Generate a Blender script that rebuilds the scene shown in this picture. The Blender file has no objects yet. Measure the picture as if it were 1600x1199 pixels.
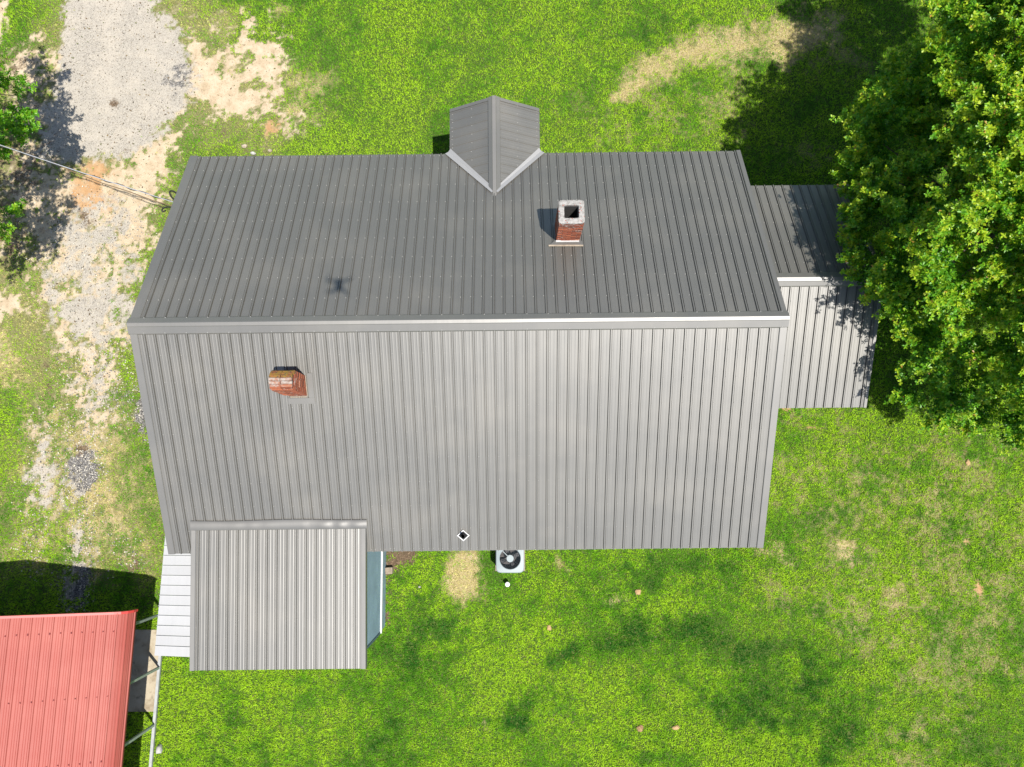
import bpy, bmesh, math, random
import numpy as np
from mathutils import Matrix, Vector

random.seed(7)
RNG = np.random.default_rng(11)
S = bpy.context.scene
COL = S.collection

# ------------------------------------------------------------------ camera
F, W_PX, H_PX = 1107.59, 1600.0, 1199.0
TH, PH, CAM_H = 0.1376, 0.0008, 20.54
CAM_R = Matrix.Rotation(TH, 3, 'X') @ Matrix.Rotation(PH, 3, 'Y')
cam_d = bpy.data.cameras.new('camera')
cam_d.sensor_width = 36.0
cam_d.lens = F * 36.0 / W_PX
cam_d.clip_start, cam_d.clip_end = 0.05, 2000.0
cam = bpy.data.objects.new('camera', cam_d)
cam.matrix_world = Matrix.Translation((0, 0, CAM_H)) @ CAM_R.to_4x4()
COL.objects.link(cam)
S.camera = cam

# ------------------------------------------------------------------ light
SUN_DIR = Vector((0.2348, -0.2652, 0.9352)).normalized()      # towards the sun
w = bpy.data.worlds.new('World'); S.world = w
w.use_nodes = True
nt = w.node_tree
sky = nt.nodes.new('ShaderNodeTexSky'); sky.sky_type = 'NISHITA'; sky.sun_disc = False
sky.sun_elevation = math.asin(SUN_DIR.z)
sky.sun_rotation = math.atan2(SUN_DIR.x, SUN_DIR.y)
sky.air_density = 1.0; sky.dust_density = 1.0
bg = nt.nodes['Background']; bg.inputs['Strength'].default_value = 0.09
nt.links.new(sky.outputs[0], bg.inputs['Color'])
sun_d = bpy.data.lights.new('sun', 'SUN'); sun_d.energy = 5.0; sun_d.angle = math.radians(0.53)
sun_d.color = (1.0, 0.95, 0.87)
sun = bpy.data.objects.new('sun', sun_d); COL.objects.link(sun)
sun.rotation_euler = (-SUN_DIR).to_track_quat('-Z', 'Y').to_euler()
sun.location = SUN_DIR * 60
S.view_settings.view_transform = 'Standard'
S.view_settings.look = 'None'
S.view_settings.exposure = 0.75
S.view_settings.gamma = 1.0
S.view_settings.use_curve_mapping = False

# ------------------------------------------------------------------ pixel <-> world helpers
R_NP = np.array(CAM_R)
PS = 0.0108                                                    # the house's yaw
def at(px, py, z=0.0):
    d = R_NP @ np.array([(px - 800) / F, -(py - 599.5) / F, -1.0]); t = (z - CAM_H) / d[2]
    return Vector((d[0] * t, d[1] * t, z))
def at_arr(px, py):
    d = np.stack([(px - 800) / F, -(py - 599.5) / F, -np.ones_like(px)], 1) @ R_NP.T
    t = -CAM_H / d[:, 2]
    return d[:, 0] * t, d[:, 1] * t
def to_house(x, y):
    c, s = math.cos(PS), math.sin(PS)
    return c * x + s * y, -s * x + c * y

# ------------------------------------------------------------------ numpy value noise
def vnoise(x, y, scale, seed):
    r = np.random.default_rng(seed); T = r.random((256, 256)).astype(np.float32)
    u, v = x / scale + 1000.3, y / scale + 1000.7
    i, j = np.floor(u).astype(int), np.floor(v).astype(int)
    fu, fv = u - i, v - j
    fu = fu * fu * (3 - 2 * fu); fv = fv * fv * (3 - 2 * fv)
    g = lambda a, b: T[a % 256, b % 256]
    return (g(i, j) * (1 - fu) + g(i + 1, j) * fu) * (1 - fv) + (g(i, j + 1) * (1 - fu) + g(i + 1, j + 1) * fu) * fv
def fbm(x, y, scale, seed, n=4):
    a, t, o = 1.0, 0.0, 0
    for k in range(n):
        o = o + a * vnoise(x, y, scale / 2 ** k, seed + k); t += a; a *= 0.55
    return o / t
def sstep(a, b, x):
    t = np.clip((x - a) / (b - a), 0, 1); return t * t * (3 - 2 * t)

# ------------------------------------------------------------------ materials
def new_mat(name):
    m = bpy.data.materials.new(name); m.use_nodes = True
    return m, m.node_tree, m.node_tree.nodes['Principled BSDF']
def N(nt, kind, **kw):
    n = nt.nodes.new(kind)
    for k, v in kw.items(): setattr(n, k, v)
    return n
def ramp(nt, fac, stops):
    r = N(nt, 'ShaderNodeValToRGB')
    while len(r.color_ramp.elements) < len(stops): r.color_ramp.elements.new(0.5)
    for e, (p, c) in zip(r.color_ramp.elements, stops):
        e.position = p; e.color = (*c, 1) if len(c) == 3 else c
    nt.links.new(fac, r.inputs[0]); return r.outputs[0]
def mixc(nt, fac, a, b, mode='MIX'):
    m = N(nt, 'ShaderNodeMix', data_type='RGBA', blend_type=mode)
    for sock, v in ((m.inputs[0], fac), (m.inputs[6], a), (m.inputs[7], b)):
        if isinstance(v, (int, float)): sock.default_value = v
        elif isinstance(v, tuple): sock.default_value = (*v, 1)
        else: nt.links.new(v, sock)
    return m.outputs[2]
def noise(nt, scale, detail=4, vec=None, dist=0.0, rough=0.55):
    n = N(nt, 'ShaderNodeTexNoise'); n.inputs['Scale'].default_value = scale
    n.inputs['Detail'].default_value = detail; n.inputs['Distortion'].default_value = dist
    n.inputs['Roughness'].default_value = rough
    if vec is not None: nt.links.new(vec, n.inputs['Vector'])
    return n
def mathn(nt, op, a, b=None):
    m = N(nt, 'ShaderNodeMath', operation=op)
    for s, v in zip(m.inputs, (a, b)):
        if v is None: continue
        if isinstance(v, (int, float)): s.default_value = v
        else: nt.links.new(v, s)
    return m.outputs[0]
def bump(nt, h, strength, dist, bsdf):
    b = N(nt, 'ShaderNodeBump'); b.inputs['Strength'].default_value = strength; b.inputs['Distance'].default_value = dist
    nt.links.new(h, b.inputs['Height']); nt.links.new(b.outputs[0], bsdf.inputs['Normal'])
def geo_pos(nt):
    return N(nt, 'ShaderNodeNewGeometry').outputs['Position']
def plain(name, col, rough=0.6, metal=0.0, spec=0.5, var=0.12, scale=6.0, bmp=0.0):
    m, t, b = new_mat(name)
    p = geo_pos(t)
    n = noise(t, scale, 5, p)
    lo = tuple(c * (1 - var) for c in col); hi = tuple(min(1, c * (1 + var)) for c in col)
    t.links.new(ramp(t, n.outputs[0], [(0.3, lo), (0.7, hi)]), b.inputs['Base Color'])
    b.inputs['Roughness'].default_value = rough; b.inputs['Metallic'].default_value = metal
    b.inputs['Specular IOR Level'].default_value = spec
    if bmp: bump(t, noise(t, scale * 8, 4, p).outputs[0], bmp, 0.01, b)
    return m

def painted_metal(name, col, rough=0.42, metal=0.0, spec=0.5, streak_axis='Y', tint=0.10, dirt=(0.30, 0.27, 0.22)):
    """Ribbed steel sheet: slight tint per panel, faint dusty streaks running down the slope, oil-canning in the flats."""
    m, t, b = new_mat(name)
    tc = N(t, 'ShaderNodeTexCoord').outputs['Object']
    mp = N(t, 'ShaderNodeMapping'); t.links.new(tc, mp.inputs[0])
    mp.inputs['Scale'].default_value = (11, 0.3, 1) if streak_axis == 'Y' else (0.5, 14, 1)
    oi = N(t, 'ShaderNodeObjectInfo')
    add = N(t, 'ShaderNodeVectorMath', operation='ADD'); t.links.new(mp.outputs[0], add.inputs[0]); 
    cmb = N(t, 'ShaderNodeCombineXYZ'); t.links.new(mathn(t, 'MULTIPLY', oi.outputs['Random'], 40.0), cmb.inputs[0]); t.links.new(cmb.outputs[0], cmb.inputs[1]) if False else None
    t.links.new(cmb.outputs[0], add.inputs[1])
    st = noise(t, 1.0, 5, add.outputs[0], rough=0.65)
    pos = geo_pos(t)
    big = noise(t, 0.7, 3, pos)
    c = ramp(t, st.outputs[0], [(0.25, tuple(x * 0.965 for x in col)), (0.75, tuple(x * 1.035 for x in col))])
    v = mathn(t, 'ADD', mathn(t, 'MULTIPLY', oi.outputs['Random'], tint), 1.0 - tint / 2)
    vv = N(t, 'ShaderNodeCombineColor')
    for i in range(3): t.links.new(v, vv.inputs[i])
    c = mixc(t, 1.0, c, vv.outputs[0], 'MULTIPLY')
    fine = noise(t, 45, 6, pos, rough=0.7)
    dustf = mathn(t, 'MULTIPLY', ramp(t, big.outputs[0], [(0.45, (0, 0, 0)), (0.75, (1, 1, 1))]), 0.14)
    c = mixc(t, dustf, c, dirt)
    spk = ramp(t, fine.outputs[0], [(0.70, (0, 0, 0)), (0.78, (1, 1, 1))])
    c = mixc(t, mathn(t, 'MULTIPLY', spk, 0.10), c, tuple(min(.5, x * 1.6) for x in col))
    t.links.new(c, b.inputs['Base Color'])
    rr = N(t, 'ShaderNodeMapRange'); t.links.new(noise(t, 2.2, 4, pos).outputs[0], rr.inputs[0])
    rr.inputs[3].default_value = rough - 0.05; rr.inputs[4].default_value = rough + 0.07
    t.links.new(rr.outputs[0], b.inputs['Roughness'])
    b.inputs['Metallic'].default_value = metal; b.inputs['Specular IOR Level'].default_value = spec
    mp2 = N(t, 'ShaderNodeMapping'); t.links.new(pos, mp2.inputs[0]); mp2.inputs['Scale'].default_value = (3.2, 1.1, 1.1)
    bump(t, noise(t, 1.0, 2, mp2.outputs[0]).outputs[0], 0.12, 0.02, b)
    return m

M_ROOF = painted_metal('charcoal_roof_metal', (0.100, 0.097, 0.087), 0.46, 0.10, 0.95, tint=0.05)
M_TRIM = painted_metal('charcoal_trim_metal', (0.105, 0.102, 0.094), 0.47, 0.10, 0.9, tint=0.04)
M_FLASH = painted_metal('pale_flashing_metal', (0.30, 0.30, 0.30), 0.42, 0.2, 0.5, tint=0.05)
for m_ in (M_ROOF, M_TRIM): m_.node_tree.nodes['Principled BSDF'].inputs['IOR'].default_value = 1.62
M_DECK = plain('roof_deck', (0.10, 0.085, 0.07), 0.9)
M_RED = painted_metal('red_carport_metal', (0.270, 0.063, 0.050), 0.55, 0.0, 0.25, tint=0.04, dirt=(0.5, 0.2, 0.15))
M_AWN = painted_metal('white_awning_metal', (0.35, 0.355, 0.36), 0.55, 0.0, 0.3, tint=0.05, dirt=(0.22, 0.22, 0.21))
M_SCREW = plain('screw_heads', (0.32, 0.32, 0.30), 0.4, 0.0, 0.5)
M_SCREW_R = plain('red_screw_heads', (0.16, 0.03, 0.03), 0.6)
M_SIDING = plain('blue_siding', (0.175, 0.255, 0.31), 0.6, var=0.14, scale=2.0)
M_SKIRT = plain('blue_grey_skirting', (0.20, 0.28, 0.33), 0.7, var=0.25, scale=5.0, bmp=0.3)
M_WHITE = plain('white_paint', (0.50, 0.50, 0.50), 0.5, var=0.05)
M_BLACK = plain('black_rubber', (0.012, 0.012, 0.013), 0.6)
M_GALV = plain('galvanised_steel', (0.33, 0.36, 0.36), 0.45, 0.35, var=0.15, scale=9.0)
M_RAIL = plain('pale_base_rail', (0.30, 0.31, 0.31), 0.5, 0.1, var=0.12, scale=8.0)
M_ACMETAL = plain('pale_grey_enamel', (0.17, 0.21, 0.225), 0.45, var=0.06)
M_ACDARK = plain('dark_fan_metal', (0.03, 0.04, 0.045), 0.5)
M_COIL = plain('dusty_coil', (0.11, 0.10, 0.10), 0.8, var=0.5, scale=30)
M_STONE = plain('pale_stone', (0.30, 0.25, 0.19), 0.9, var=0.25, scale=14, bmp=0.5)
M_MOUND = plain('tan_dirt', (0.36, 0.235, 0.115), 0.95, var=0.35, scale=26, bmp=0.8)
M_BLOCK = plain('concrete_block', (0.22, 0.18, 0.135), 0.95, var=0.25, scale=14, bmp=0.5)
M_MORTAR = plain('mortar', (0.22, 0.18, 0.15), 0.95, var=0.3, scale=20, bmp=0.5)
M_FLUE = plain('sooty_flue', (0.035, 0.033, 0.032), 0.95, var=0.4, scale=12)
M_DRONE = plain('drone_shell', (0.10, 0.10, 0.105), 0.5)
M_CABLE = plain('cable_insulation', (0.018, 0.017, 0.017), 0.6)
M_CABLE_BROWN = plain('weathered_cable', (0.13, 0.085, 0.045), 0.7)
M_WIRE = plain('bare_aluminium_wire', (0.55, 0.55, 0.56), 0.4, 0.6)

def brick_mat(name, c1, c2, white, moss):
    m, t, b = new_mat(name)
    oi = N(t, 'ShaderNodeObjectInfo'); p = geo_pos(t)
    c = ramp(t, oi.outputs['Random'], [(0.0, c1), (0.45, c2), (0.8, tuple(x * 0.55 for x in c1)), (1.0, tuple(min(1, x * 1.25) for x in c2))])
    n = noise(t, 13, 6, p, rough=0.7)
    c = mixc(t, ramp(t, n.outputs[0], [(0.62 - 0.25 * white, (0, 0, 0)), (0.70 - 0.1 * white, (1, 1, 1))]), c, (0.30, 0.265, 0.235))
    if moss:
        n2 = noise(t, 9, 5, p, rough=0.7)
        c = mixc(t, ramp(t, n2.outputs[0], [(0.42, (0, 0, 0)), (0.52, (1, 1, 1))]), c, (0.19, 0.11, 0.014))
        n3 = noise(t, 24, 4, p)
        c = mixc(t, ramp(t, n3.outputs[0], [(0.55, (0, 0, 0)), (0.62, (1, 1, 1))]), c, (0.06, 0.045, 0.03))
    t.links.new(c, b.inputs['Base Color']); b.inputs['Roughness'].default_value = 0.92
    bump(t, noise(t, 60, 5, p).outputs[0], 0.5, 0.008, b)
    return m
M_BRICK = brick_mat('orange_red_brick', (0.20, 0.045, 0.020), (0.26, 0.075, 0.034), 0.22, False)
M_BRICK_W = brick_mat('lime_washed_brick', (0.20, 0.062, 0.036), (0.26, 0.10, 0.055), 0.6, False)
M_BRICK_WW = brick_mat('salt_whitened_brick', (0.20, 0.07, 0.04), (0.26, 0.11, 0.06), 1.0, False)
M_BRICK_M = brick_mat('mossy_brick', (0.18, 0.055, 0.02), (0.24, 0.09, 0.03), 0.0, True)

def mortar_cap_mat():
    m, t, b = new_mat('weathered_mortar_cap'); p = geo_pos(t)
    n = noise(t, 16, 6, p, rough=0.7)
    c = ramp(t, n.outputs[0], [(0.35, (0.14, 0.13, 0.12)), (0.5, (0.27, 0.26, 0.245)), (0.7, (0.34, 0.33, 0.32))])
    v = N(t, 'ShaderNodeTexVoronoi'); v.inputs['Scale'].default_value = 13; t.links.new(p, v.inputs['Vector'])
    c = mixc(t, ramp(t, v.outputs['Distance'], [(0.14, (1, 1, 1)), (0.22, (0, 0, 0))]), c, (0.22, 0.07, 0.05))
    t.links.new(c, b.inputs['Base Color']); b.inputs['Roughness'].default_value = 0.95
    bump(t, n.outputs[0], 0.8, 0.02, b); return m
M_CAP = mortar_cap_mat()

def concrete_mat():
    m, t, b = new_mat('stained_concrete'); p = geo_pos(t)
    c = ramp(t, noise(t, 2.2, 6, p, rough=0.65).outputs[0], [(0.3, (0.16, 0.12, 0.07)), (0.5, (0.31, 0.265, 0.19)), (0.7, (0.36, 0.32, 0.245))])
    c = mixc(t, ramp(t, noise(t, 5, 5, p).outputs[0], [(0.60, (0, 0, 0)), (0.70, (0.8, 0.8, 0.8))]), c, (0.12, 0.10, 0.07))
    t.links.new(c, b.inputs['Base Color']); b.inputs['Roughness'].default_value = 0.9
    bump(t, noise(t, 40, 4, p).outputs[0], 0.3, 0.01, b); return m
M_CONC = concrete_mat()

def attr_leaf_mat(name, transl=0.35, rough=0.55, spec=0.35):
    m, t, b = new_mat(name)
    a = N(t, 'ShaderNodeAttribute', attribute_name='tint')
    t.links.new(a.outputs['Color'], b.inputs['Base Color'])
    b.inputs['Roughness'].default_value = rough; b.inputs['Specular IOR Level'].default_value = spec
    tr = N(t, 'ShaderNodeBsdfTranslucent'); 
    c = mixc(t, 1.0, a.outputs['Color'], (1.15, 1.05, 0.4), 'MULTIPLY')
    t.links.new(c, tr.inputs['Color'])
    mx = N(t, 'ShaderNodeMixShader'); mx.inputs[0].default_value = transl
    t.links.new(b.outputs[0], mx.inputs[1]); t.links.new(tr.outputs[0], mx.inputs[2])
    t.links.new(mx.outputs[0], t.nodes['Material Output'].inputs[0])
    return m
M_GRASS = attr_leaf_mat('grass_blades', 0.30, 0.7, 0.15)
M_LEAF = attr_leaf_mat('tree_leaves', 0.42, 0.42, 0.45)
M_PEBBLE = None
def bark_mat():
    m, t, b = new_mat('grey_brown_bark'); p = geo_pos(t)
    mp = N(t, 'ShaderNodeMapping'); t.links.new(p, mp.inputs[0]); mp.inputs['Scale'].default_value = (9, 9, 2)
    n = noise(t, 1, 6, mp.outputs[0])
    t.links.new(ramp(t, n.outputs[0], [(0.3, (0.05, 0.04, 0.03)), (0.7, (0.17, 0.14, 0.11))]), b.inputs['Base Color'])
    b.inputs['Roughness'].default_value = 0.95; bump(t, n.outputs[0], 0.8, 0.03, b); return m
M_BARK = bark_mat()
def pebble_mat():
    m, t, b = new_mat('gravel_stones')
    a = N(t, 'ShaderNodeAttribute', attribute_name='tint')
    t.links.new(a.outputs['Color'], b.inputs['Base Color']); b.inputs['Roughness'].default_value = 0.9
    return m
M_PEBBLE = pebble_mat()

def ground_mat():
    m, t, b = new_mat('yard_soil_and_gravel'); p = geo_pos(t)
    a1 = N(t, 'ShaderNodeAttribute', attribute_name='mask_a'); a2 = N(t, 'ShaderNodeAttribute', attribute_name='mask_b')
    s1 = N(t, 'ShaderNodeSeparateColor'); t.links.new(a1.outputs['Color'], s1.inputs[0])
    s2 = N(t, 'ShaderNodeSeparateColor'); t.links.new(a2.outputs['Color'], s2.inputs[0])
    fine = noise(t, 22, 6, p, rough=0.7); mid = noise(t, 3.5, 5, p, rough=0.65)
    def ragged(sock, amp=0.9):
        f = mathn(t, 'ADD', sock, mathn(t, 'MULTIPLY', mathn(t, 'SUBTRACT', rag_n, 0.5), amp * 2.0))
        mr = N(t, 'ShaderNodeMapRange'); mr.interpolation_type = 'SMOOTHSTEP'; t.links.new(f, mr.inputs[0]); mr.inputs[1].default_value = 0.12; mr.inputs[2].default_value = 0.88
        return mr.outputs[0]
    rag_n = noise(t, 16, 5, p, rough=0.75).outputs[0]
    # thatch between the blades, colour darkened to stand in for shade among them
    c = ramp(t, fine.outputs[0], [(0.3, (0.018, 0.036, 0.006)), (0.55, (0.045, 0.085, 0.010)), (0.75, (0.12, 0.13, 0.035))])
    at_ = N(t, 'ShaderNodeAttribute', attribute_name='turf')
    c = mixc(t, at_.outputs['Fac'], c, ramp(t, mixc(t, 0.6, fine.outputs[0], mid.outputs[0]), [(0.3, (0.022, 0.075, 0.005)), (0.5, (0.058, 0.14, 0.007)), (0.7, (0.13, 0.22, 0.010))]))
    straw = ramp(t, fine.outputs[0], [(0.3, (0.18, 0.13, 0.065)), (0.6, (0.34, 0.285, 0.15)), (0.8, (0.44, 0.38, 0.23))])
    c = mixc(t, s2.outputs[0], c, straw)
    mulch = ramp(t, fine.outputs[0], [(0.3, (0.035, 0.026, 0.016)), (0.55, (0.11, 0.075, 0.048)), (0.75, (0.27, 0.20, 0.13))])
    sand = ramp(t, mid.outputs[0], [(0.3, (0.31, 0.235, 0.150)), (0.52, (0.40, 0.325, 0.225)), (0.75, (0.45, 0.385, 0.290))])
    sand = mixc(t, ramp(t, fine.outputs[0], [(0.34, (0.8, 0.8, 0.8)), (0.42, (0, 0, 0))]), sand, (0.15, 0.10, 0.052))
    clay = ramp(t, mid.outputs[0], [(0.3, (0.30, 0.165, 0.075)), (0.6, (0.38, 0.24, 0.125)), (0.8, (0.42, 0.29, 0.175))])
    vor = N(t, 'ShaderNodeTexVoronoi'); vor.inputs['Scale'].default_value = 52; t.links.new(p, vor.inputs['Vector'])
    vs = N(t, 'ShaderNodeSeparateColor'); t.links.new(vor.outputs['Color'], vs.inputs[0])
    grav = ramp(t, vs.outputs[0], [(0.0, (0.13, 0.115, 0.095)), (0.10, (0.235, 0.215, 0.185)), (0.5, (0.30, 0.275, 0.235)), (1.0, (0.345, 0.32, 0.275))])
    grav = mixc(t, mathn(t, 'MULTIPLY', ramp(t, noise(t, 1.3, 7, p, rough=0.7).outputs[0], [(0.44, (0, 0, 0)), (0.6, (1, 1, 1))]), 0.75), grav, mixc(t, ramp(t, fine.outputs[0], [(0.36, (1, 1, 1)), (0.44, (0, 0, 0))]), (0.37, 0.335, 0.28), (0.20, 0.165, 0.12)))
    dgrav = ramp(t, vs.outputs[1], [(0.0, (0.035, 0.033, 0.032)), (0.5, (0.10, 0.095, 0.09)), (1.0, (0.26, 0.25, 0.235))])
    c = mixc(t, ragged(s1.outputs[1]), c, sand)
    c = mixc(t, ragged(s1.outputs[2]), c, clay)
    c = mixc(t, ragged(s1.outputs[0]), c, grav)
    c = mixc(t, ragged(s2.outputs[2]), c, dgrav)
    c = mixc(t, ragged(s2.outputs[1], 1.3), c, mulch)
    t.links.new(c, b.inputs['Base Color']); b.inputs['Roughness'].default_value = 0.95
    b.inputs['Specular IOR Level'].default_value = 0.2
    bump(t, mathn(t, 'ADD', mathn(t, 'MULTIPLY', vor.outputs['Distance'], 0.5), fine.outputs[0]), 0.5, 0.02, b)
    return m
M_GROUND = ground_mat()

# ------------------------------------------------------------------ object helpers
def link(name, me, parent=None, mat=None):
    o = bpy.data.objects.new(name, me); COL.objects.link(o)
    if parent is not None: o.parent = parent
    if mat is not None and me is not None and not me.materials: me.materials.append(mat)
    return o
def tag(o, label=None, cat=None, group=None, kind=None):
    if label: o['label'] = label
    if cat: o['category'] = cat
    if group: o['group'] = group
    if kind: o['kind'] = kind
    return o
def empty(name, loc=(0, 0, 0), rz=0.0):
    o = bpy.data.objects.new(name, None); COL.objects.link(o); o.location = loc; o.rotation_euler = (0, 0, rz)
    o.empty_display_size = 0.2
    return o
def bm_obj(name, bm, mat, parent=None, smooth=False):
    me = bpy.data.meshes.new(name)
    bmesh.ops.recalc_face_normals(bm, faces=bm.faces)
    if smooth:
        for f in bm.faces: f.smooth = True
    bm.to_mesh(me); bm.free()
    return link(name, me, parent, mat)
def add_box(bm, lo, hi, mtx=None, bevel=0.0):
    r = bmesh.ops.create_cube(bm, size=1.0)
    vs = r['verts']
    c = [(a + b) / 2 for a, b in zip(lo, hi)]; s = [b - a for a, b in zip(lo, hi)]
    for v in vs: v.co = Vector((v.co.x * s[0] + c[0], v.co.y * s[1] + c[1], v.co.z * s[2] + c[2]))
    if bevel:
        es = {e for v in vs for e in v.link_edges}
        r2 = bmesh.ops.bevel(bm, geom=list(es), offset=bevel, segments=2, affect='EDGES', profile=0.6)
        vs = list({v for f in r2['faces'] for v in f.verts} | {v for v in vs if v.is_valid})
    if mtx is not None:
        for v in vs: v.co = mtx @ v.co
    return vs
def add_prism(bm, pts, vec, cap=True):
    """closed polygon pts extruded by vec"""
    vec = Vector(vec); n = len(pts)
    a = [bm.verts.new(p) for p in pts]; b = [bm.verts.new(Vector(p) + vec) for p in pts]
    for i in range(n): bm.faces.new((a[i], a[(i + 1) % n], b[(i + 1) % n], b[i]))
    if cap: bm.faces.new(a[::-1]); bm.faces.new(b)
def add_sheet(bm, prof, vec):
    vec = Vector(vec)
    a = [bm.verts.new(p) for p in prof]; b = [bm.verts.new(Vector(p) + vec) for p in prof]
    for i in range(len(prof) - 1): bm.faces.new((a[i], a[i + 1], b[i + 1], b[i]))
def add_tube(bm, pts, rad, n=8, caps=True):
    pts = [Vector(p) for p in pts]
    rad = rad if isinstance(rad, (list, tuple)) else [rad] * len(pts)
    rings = []; up = Vector((0.13, 0.21, 0.97))
    for i, p in enumerate(pts):
        d = (pts[min(i + 1, len(pts) - 1)] - pts[max(i - 1, 0)]).normalized()
        if abs(d.dot(up)) > 0.97: up = Vector((1, 0.1, 0))
        u = d.cross(up).normalized(); v = d.cross(u)
        rings.append([bm.verts.new(p + (u * math.cos(2 * math.pi * k / n) + v * math.sin(2 * math.pi * k / n)) * rad[i]) for k in range(n)])
    for A, B in zip(rings, rings[1:]):
        for k in range(n): bm.faces.new((A[k], A[(k + 1) % n], B[(k + 1) % n], B[k]))
    if caps: bm.faces.new(rings[0][::-1]); bm.faces.new(rings[-1])
def add_bar(bm, a, b, wd, up=(0, 0, 1)):
    a, b = Vector(a), Vector(b); d = (b - a).normalized(); u = d.cross(Vector(up))
    if u.length < 1e-3: u = d.cross(Vector((0, 1, 0)))
    u.normalize(); v = u.cross(d)
    h = wd / 2
    add_prism(bm, [a + u * h + v * h, a - u * h + v * h, a - u * h - v * h, a + u * h - v * h], b - a)
def tri_mesh(name, verts, tris, tint, mat, parent=None):
    me = bpy.data.meshes.new(name)
    nv, nf = len(verts), len(tris)
    me.vertices.add(nv); me.vertices.foreach_set('co', np.ascontiguousarray(verts, np.float32).ravel())
    me.loops.add(nf * 3); me.loops.foreach_set('vertex_index', np.ascontiguousarray(tris, np.int32).ravel())
    me.polygons.add(nf); me.polygons.foreach_set('loop_start', np.arange(0, nf * 3, 3, dtype=np.int32))
    if tint is not None:
        at_ = me.attributes.new('tint', 'FLOAT_COLOR', 'FACE')
        c = np.ones((nf, 4), np.float32); c[:, :3] = tint; at_.data.foreach_set('color', c.ravel())
    me.update(calc_edges=True)
    return link(name, me, parent, mat)

# ------------------------------------------------------------------ GROUND masks
GX = np.arange(-19, 19.001, 0.06); GY = np.arange(-12, 18.001, 0.06)
far = np.array([3., 10, 30, 80, 200, 500])
XS = np.concatenate([-19 - far[::-1], GX, 19 + far]); YS_ = np.concatenate([-12 - far[::-1], GY, 18 + far])
XX, YY = np.meshgrid(XS, YS_)
shape = XX.shape
fx, fy = XX.ravel(), YY.ravel()
CH = {k: np.zeros(fx.size, np.float32) for k in 'GSCMDLYKTP'}
WARP = (fbm(fx, fy, 0.9, 5, 5) - 0.5) * 2
WARP2 = (fbm(fx, fy, 0.25, 9, 3) - 0.5) * 2
def poly(ch, pts, soft=14, rag=22, strength=1.0, erase=None):
    P = np.array([at(x, y)[:2] for x, y in pts])
    lo, hi = P.min(0) - 1.2, P.max(0) + 1.2
    sel = np.where((fx > lo[0]) & (fx < hi[0]) & (fy > lo[1]) & (fy < hi[1]))[0]
    x, y = fx[sel], fy[sel]
    inside = np.zeros(sel.size, bool); dmin = np.full(sel.size, 1e9)
    for a, b in zip(P, np.roll(P, -1, 0)):
        cond = (a[1] > y) != (b[1] > y)
        with np.errstate(divide='ignore', invalid='ignore'):
            xi = (b[0] - a[0]) * (y - a[1]) / (b[1] - a[1] + 1e-12) + a[0]
        inside ^= cond & (x < xi)
        d = b - a; t = np.clip(((x - a[0]) * d[0] + (y - a[1]) * d[1]) / (d @ d + 1e-9), 0, 1)
        dmin = np.minimum(dmin, np.hypot(x - a[0] - t * d[0], y - a[1] - t * d[1]))
    sd = np.where(inside, dmin, -dmin) + (WARP[sel] * 1.0 + WARP2[sel] * 0.5) * rag * 1.3 * 0.0187
    soft = soft * 1.2 if ch in 'LY' else soft * 2.1 + 4; v = sstep(-soft * 0.0187, soft * 0.0187, sd) * strength
    CH[ch][sel] = np.maximum(CH[ch][sel], v)
    for e in (erase or ''): CH[e][sel] *= (1 - v)
def ell(ch, px, py, rx, ry, rot=0, soft=None, rag=14, strength=1.0, erase=None):
    a = math.radians(rot)
    pts = [(px + rx * math.cos(k) * math.cos(a) - ry * math.sin(k) * math.sin(a), py + rx * math.cos(k) * math.sin(a) + ry * math.sin(k) * math.cos(a))
           for k in np.linspace(0, 2 * math.pi, 12, endpoint=False)]
    poly(ch, pts, soft if soft else max(4, min(rx, ry) * 0.5), rag, strength, erase)

# thin worn turf along the drive
poly('T', [(-80, 250), (60, 30), (120, -40), (330, -40), (350, 60), (480, 110), (470, 170), (400, 240), (300, 240), (200, 500), (260, 860), (240, 900), (60, 900), (70, 640), (-60, 560)], 30, 40, 0.75)
poly('T', [(-60, 900), (-60, 700), (60, 640), (230, 640), (260, 890)], 30, 40, 0.45)
# pale gravel of the drive
poly('G', [(110, -60), (104, 40), (95, 80), (92, 130), (70, 190), (60, 230), (80, 262), (150, 252), (200, 240), (262, 205), (296, 160), (305, 105), (280, 40), (250, 20), (240, -60)], 12, 14)
poly('G', [(110, 372), (140, 345), (165, 370), (160, 420), (190, 420), (215, 400), (200, 470), (185, 520), (150, 560), (110, 520), (90, 490), (95, 440)], 18, 26, 0.8)
poly('G', [(150, 540), (180, 550), (185, 610), (160, 650), (140, 690), (120, 690), (125, 620), (135, 570)], 14, 26, 0.6)
poly('G', [(60, 690), (85, 680), (80, 730), (70, 790), (50, 780), (48, 730)], 10, 22, 0.7)
poly('G', [(112, 750), (146, 740), (142, 820), (130, 885), (128, 960), (100, 960), (106, 830)], 8, 22, 0.75)
poly('K', [(118, 700), (146, 702), (145, 745), (136, 768), (114, 765), (112, 725)], 8, 18, 0.95)
poly('K', [(205, 612), (232, 612), (240, 690), (225, 690), (212, 650)], 8, 14, 0.95)
ell('K', 278, 112, 22, 34, 0, 14, 12, 0.5)
poly('K', [(120, 885), (140, 885), (135, 950), (108, 950)], 10, 16, 0.7)
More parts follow.
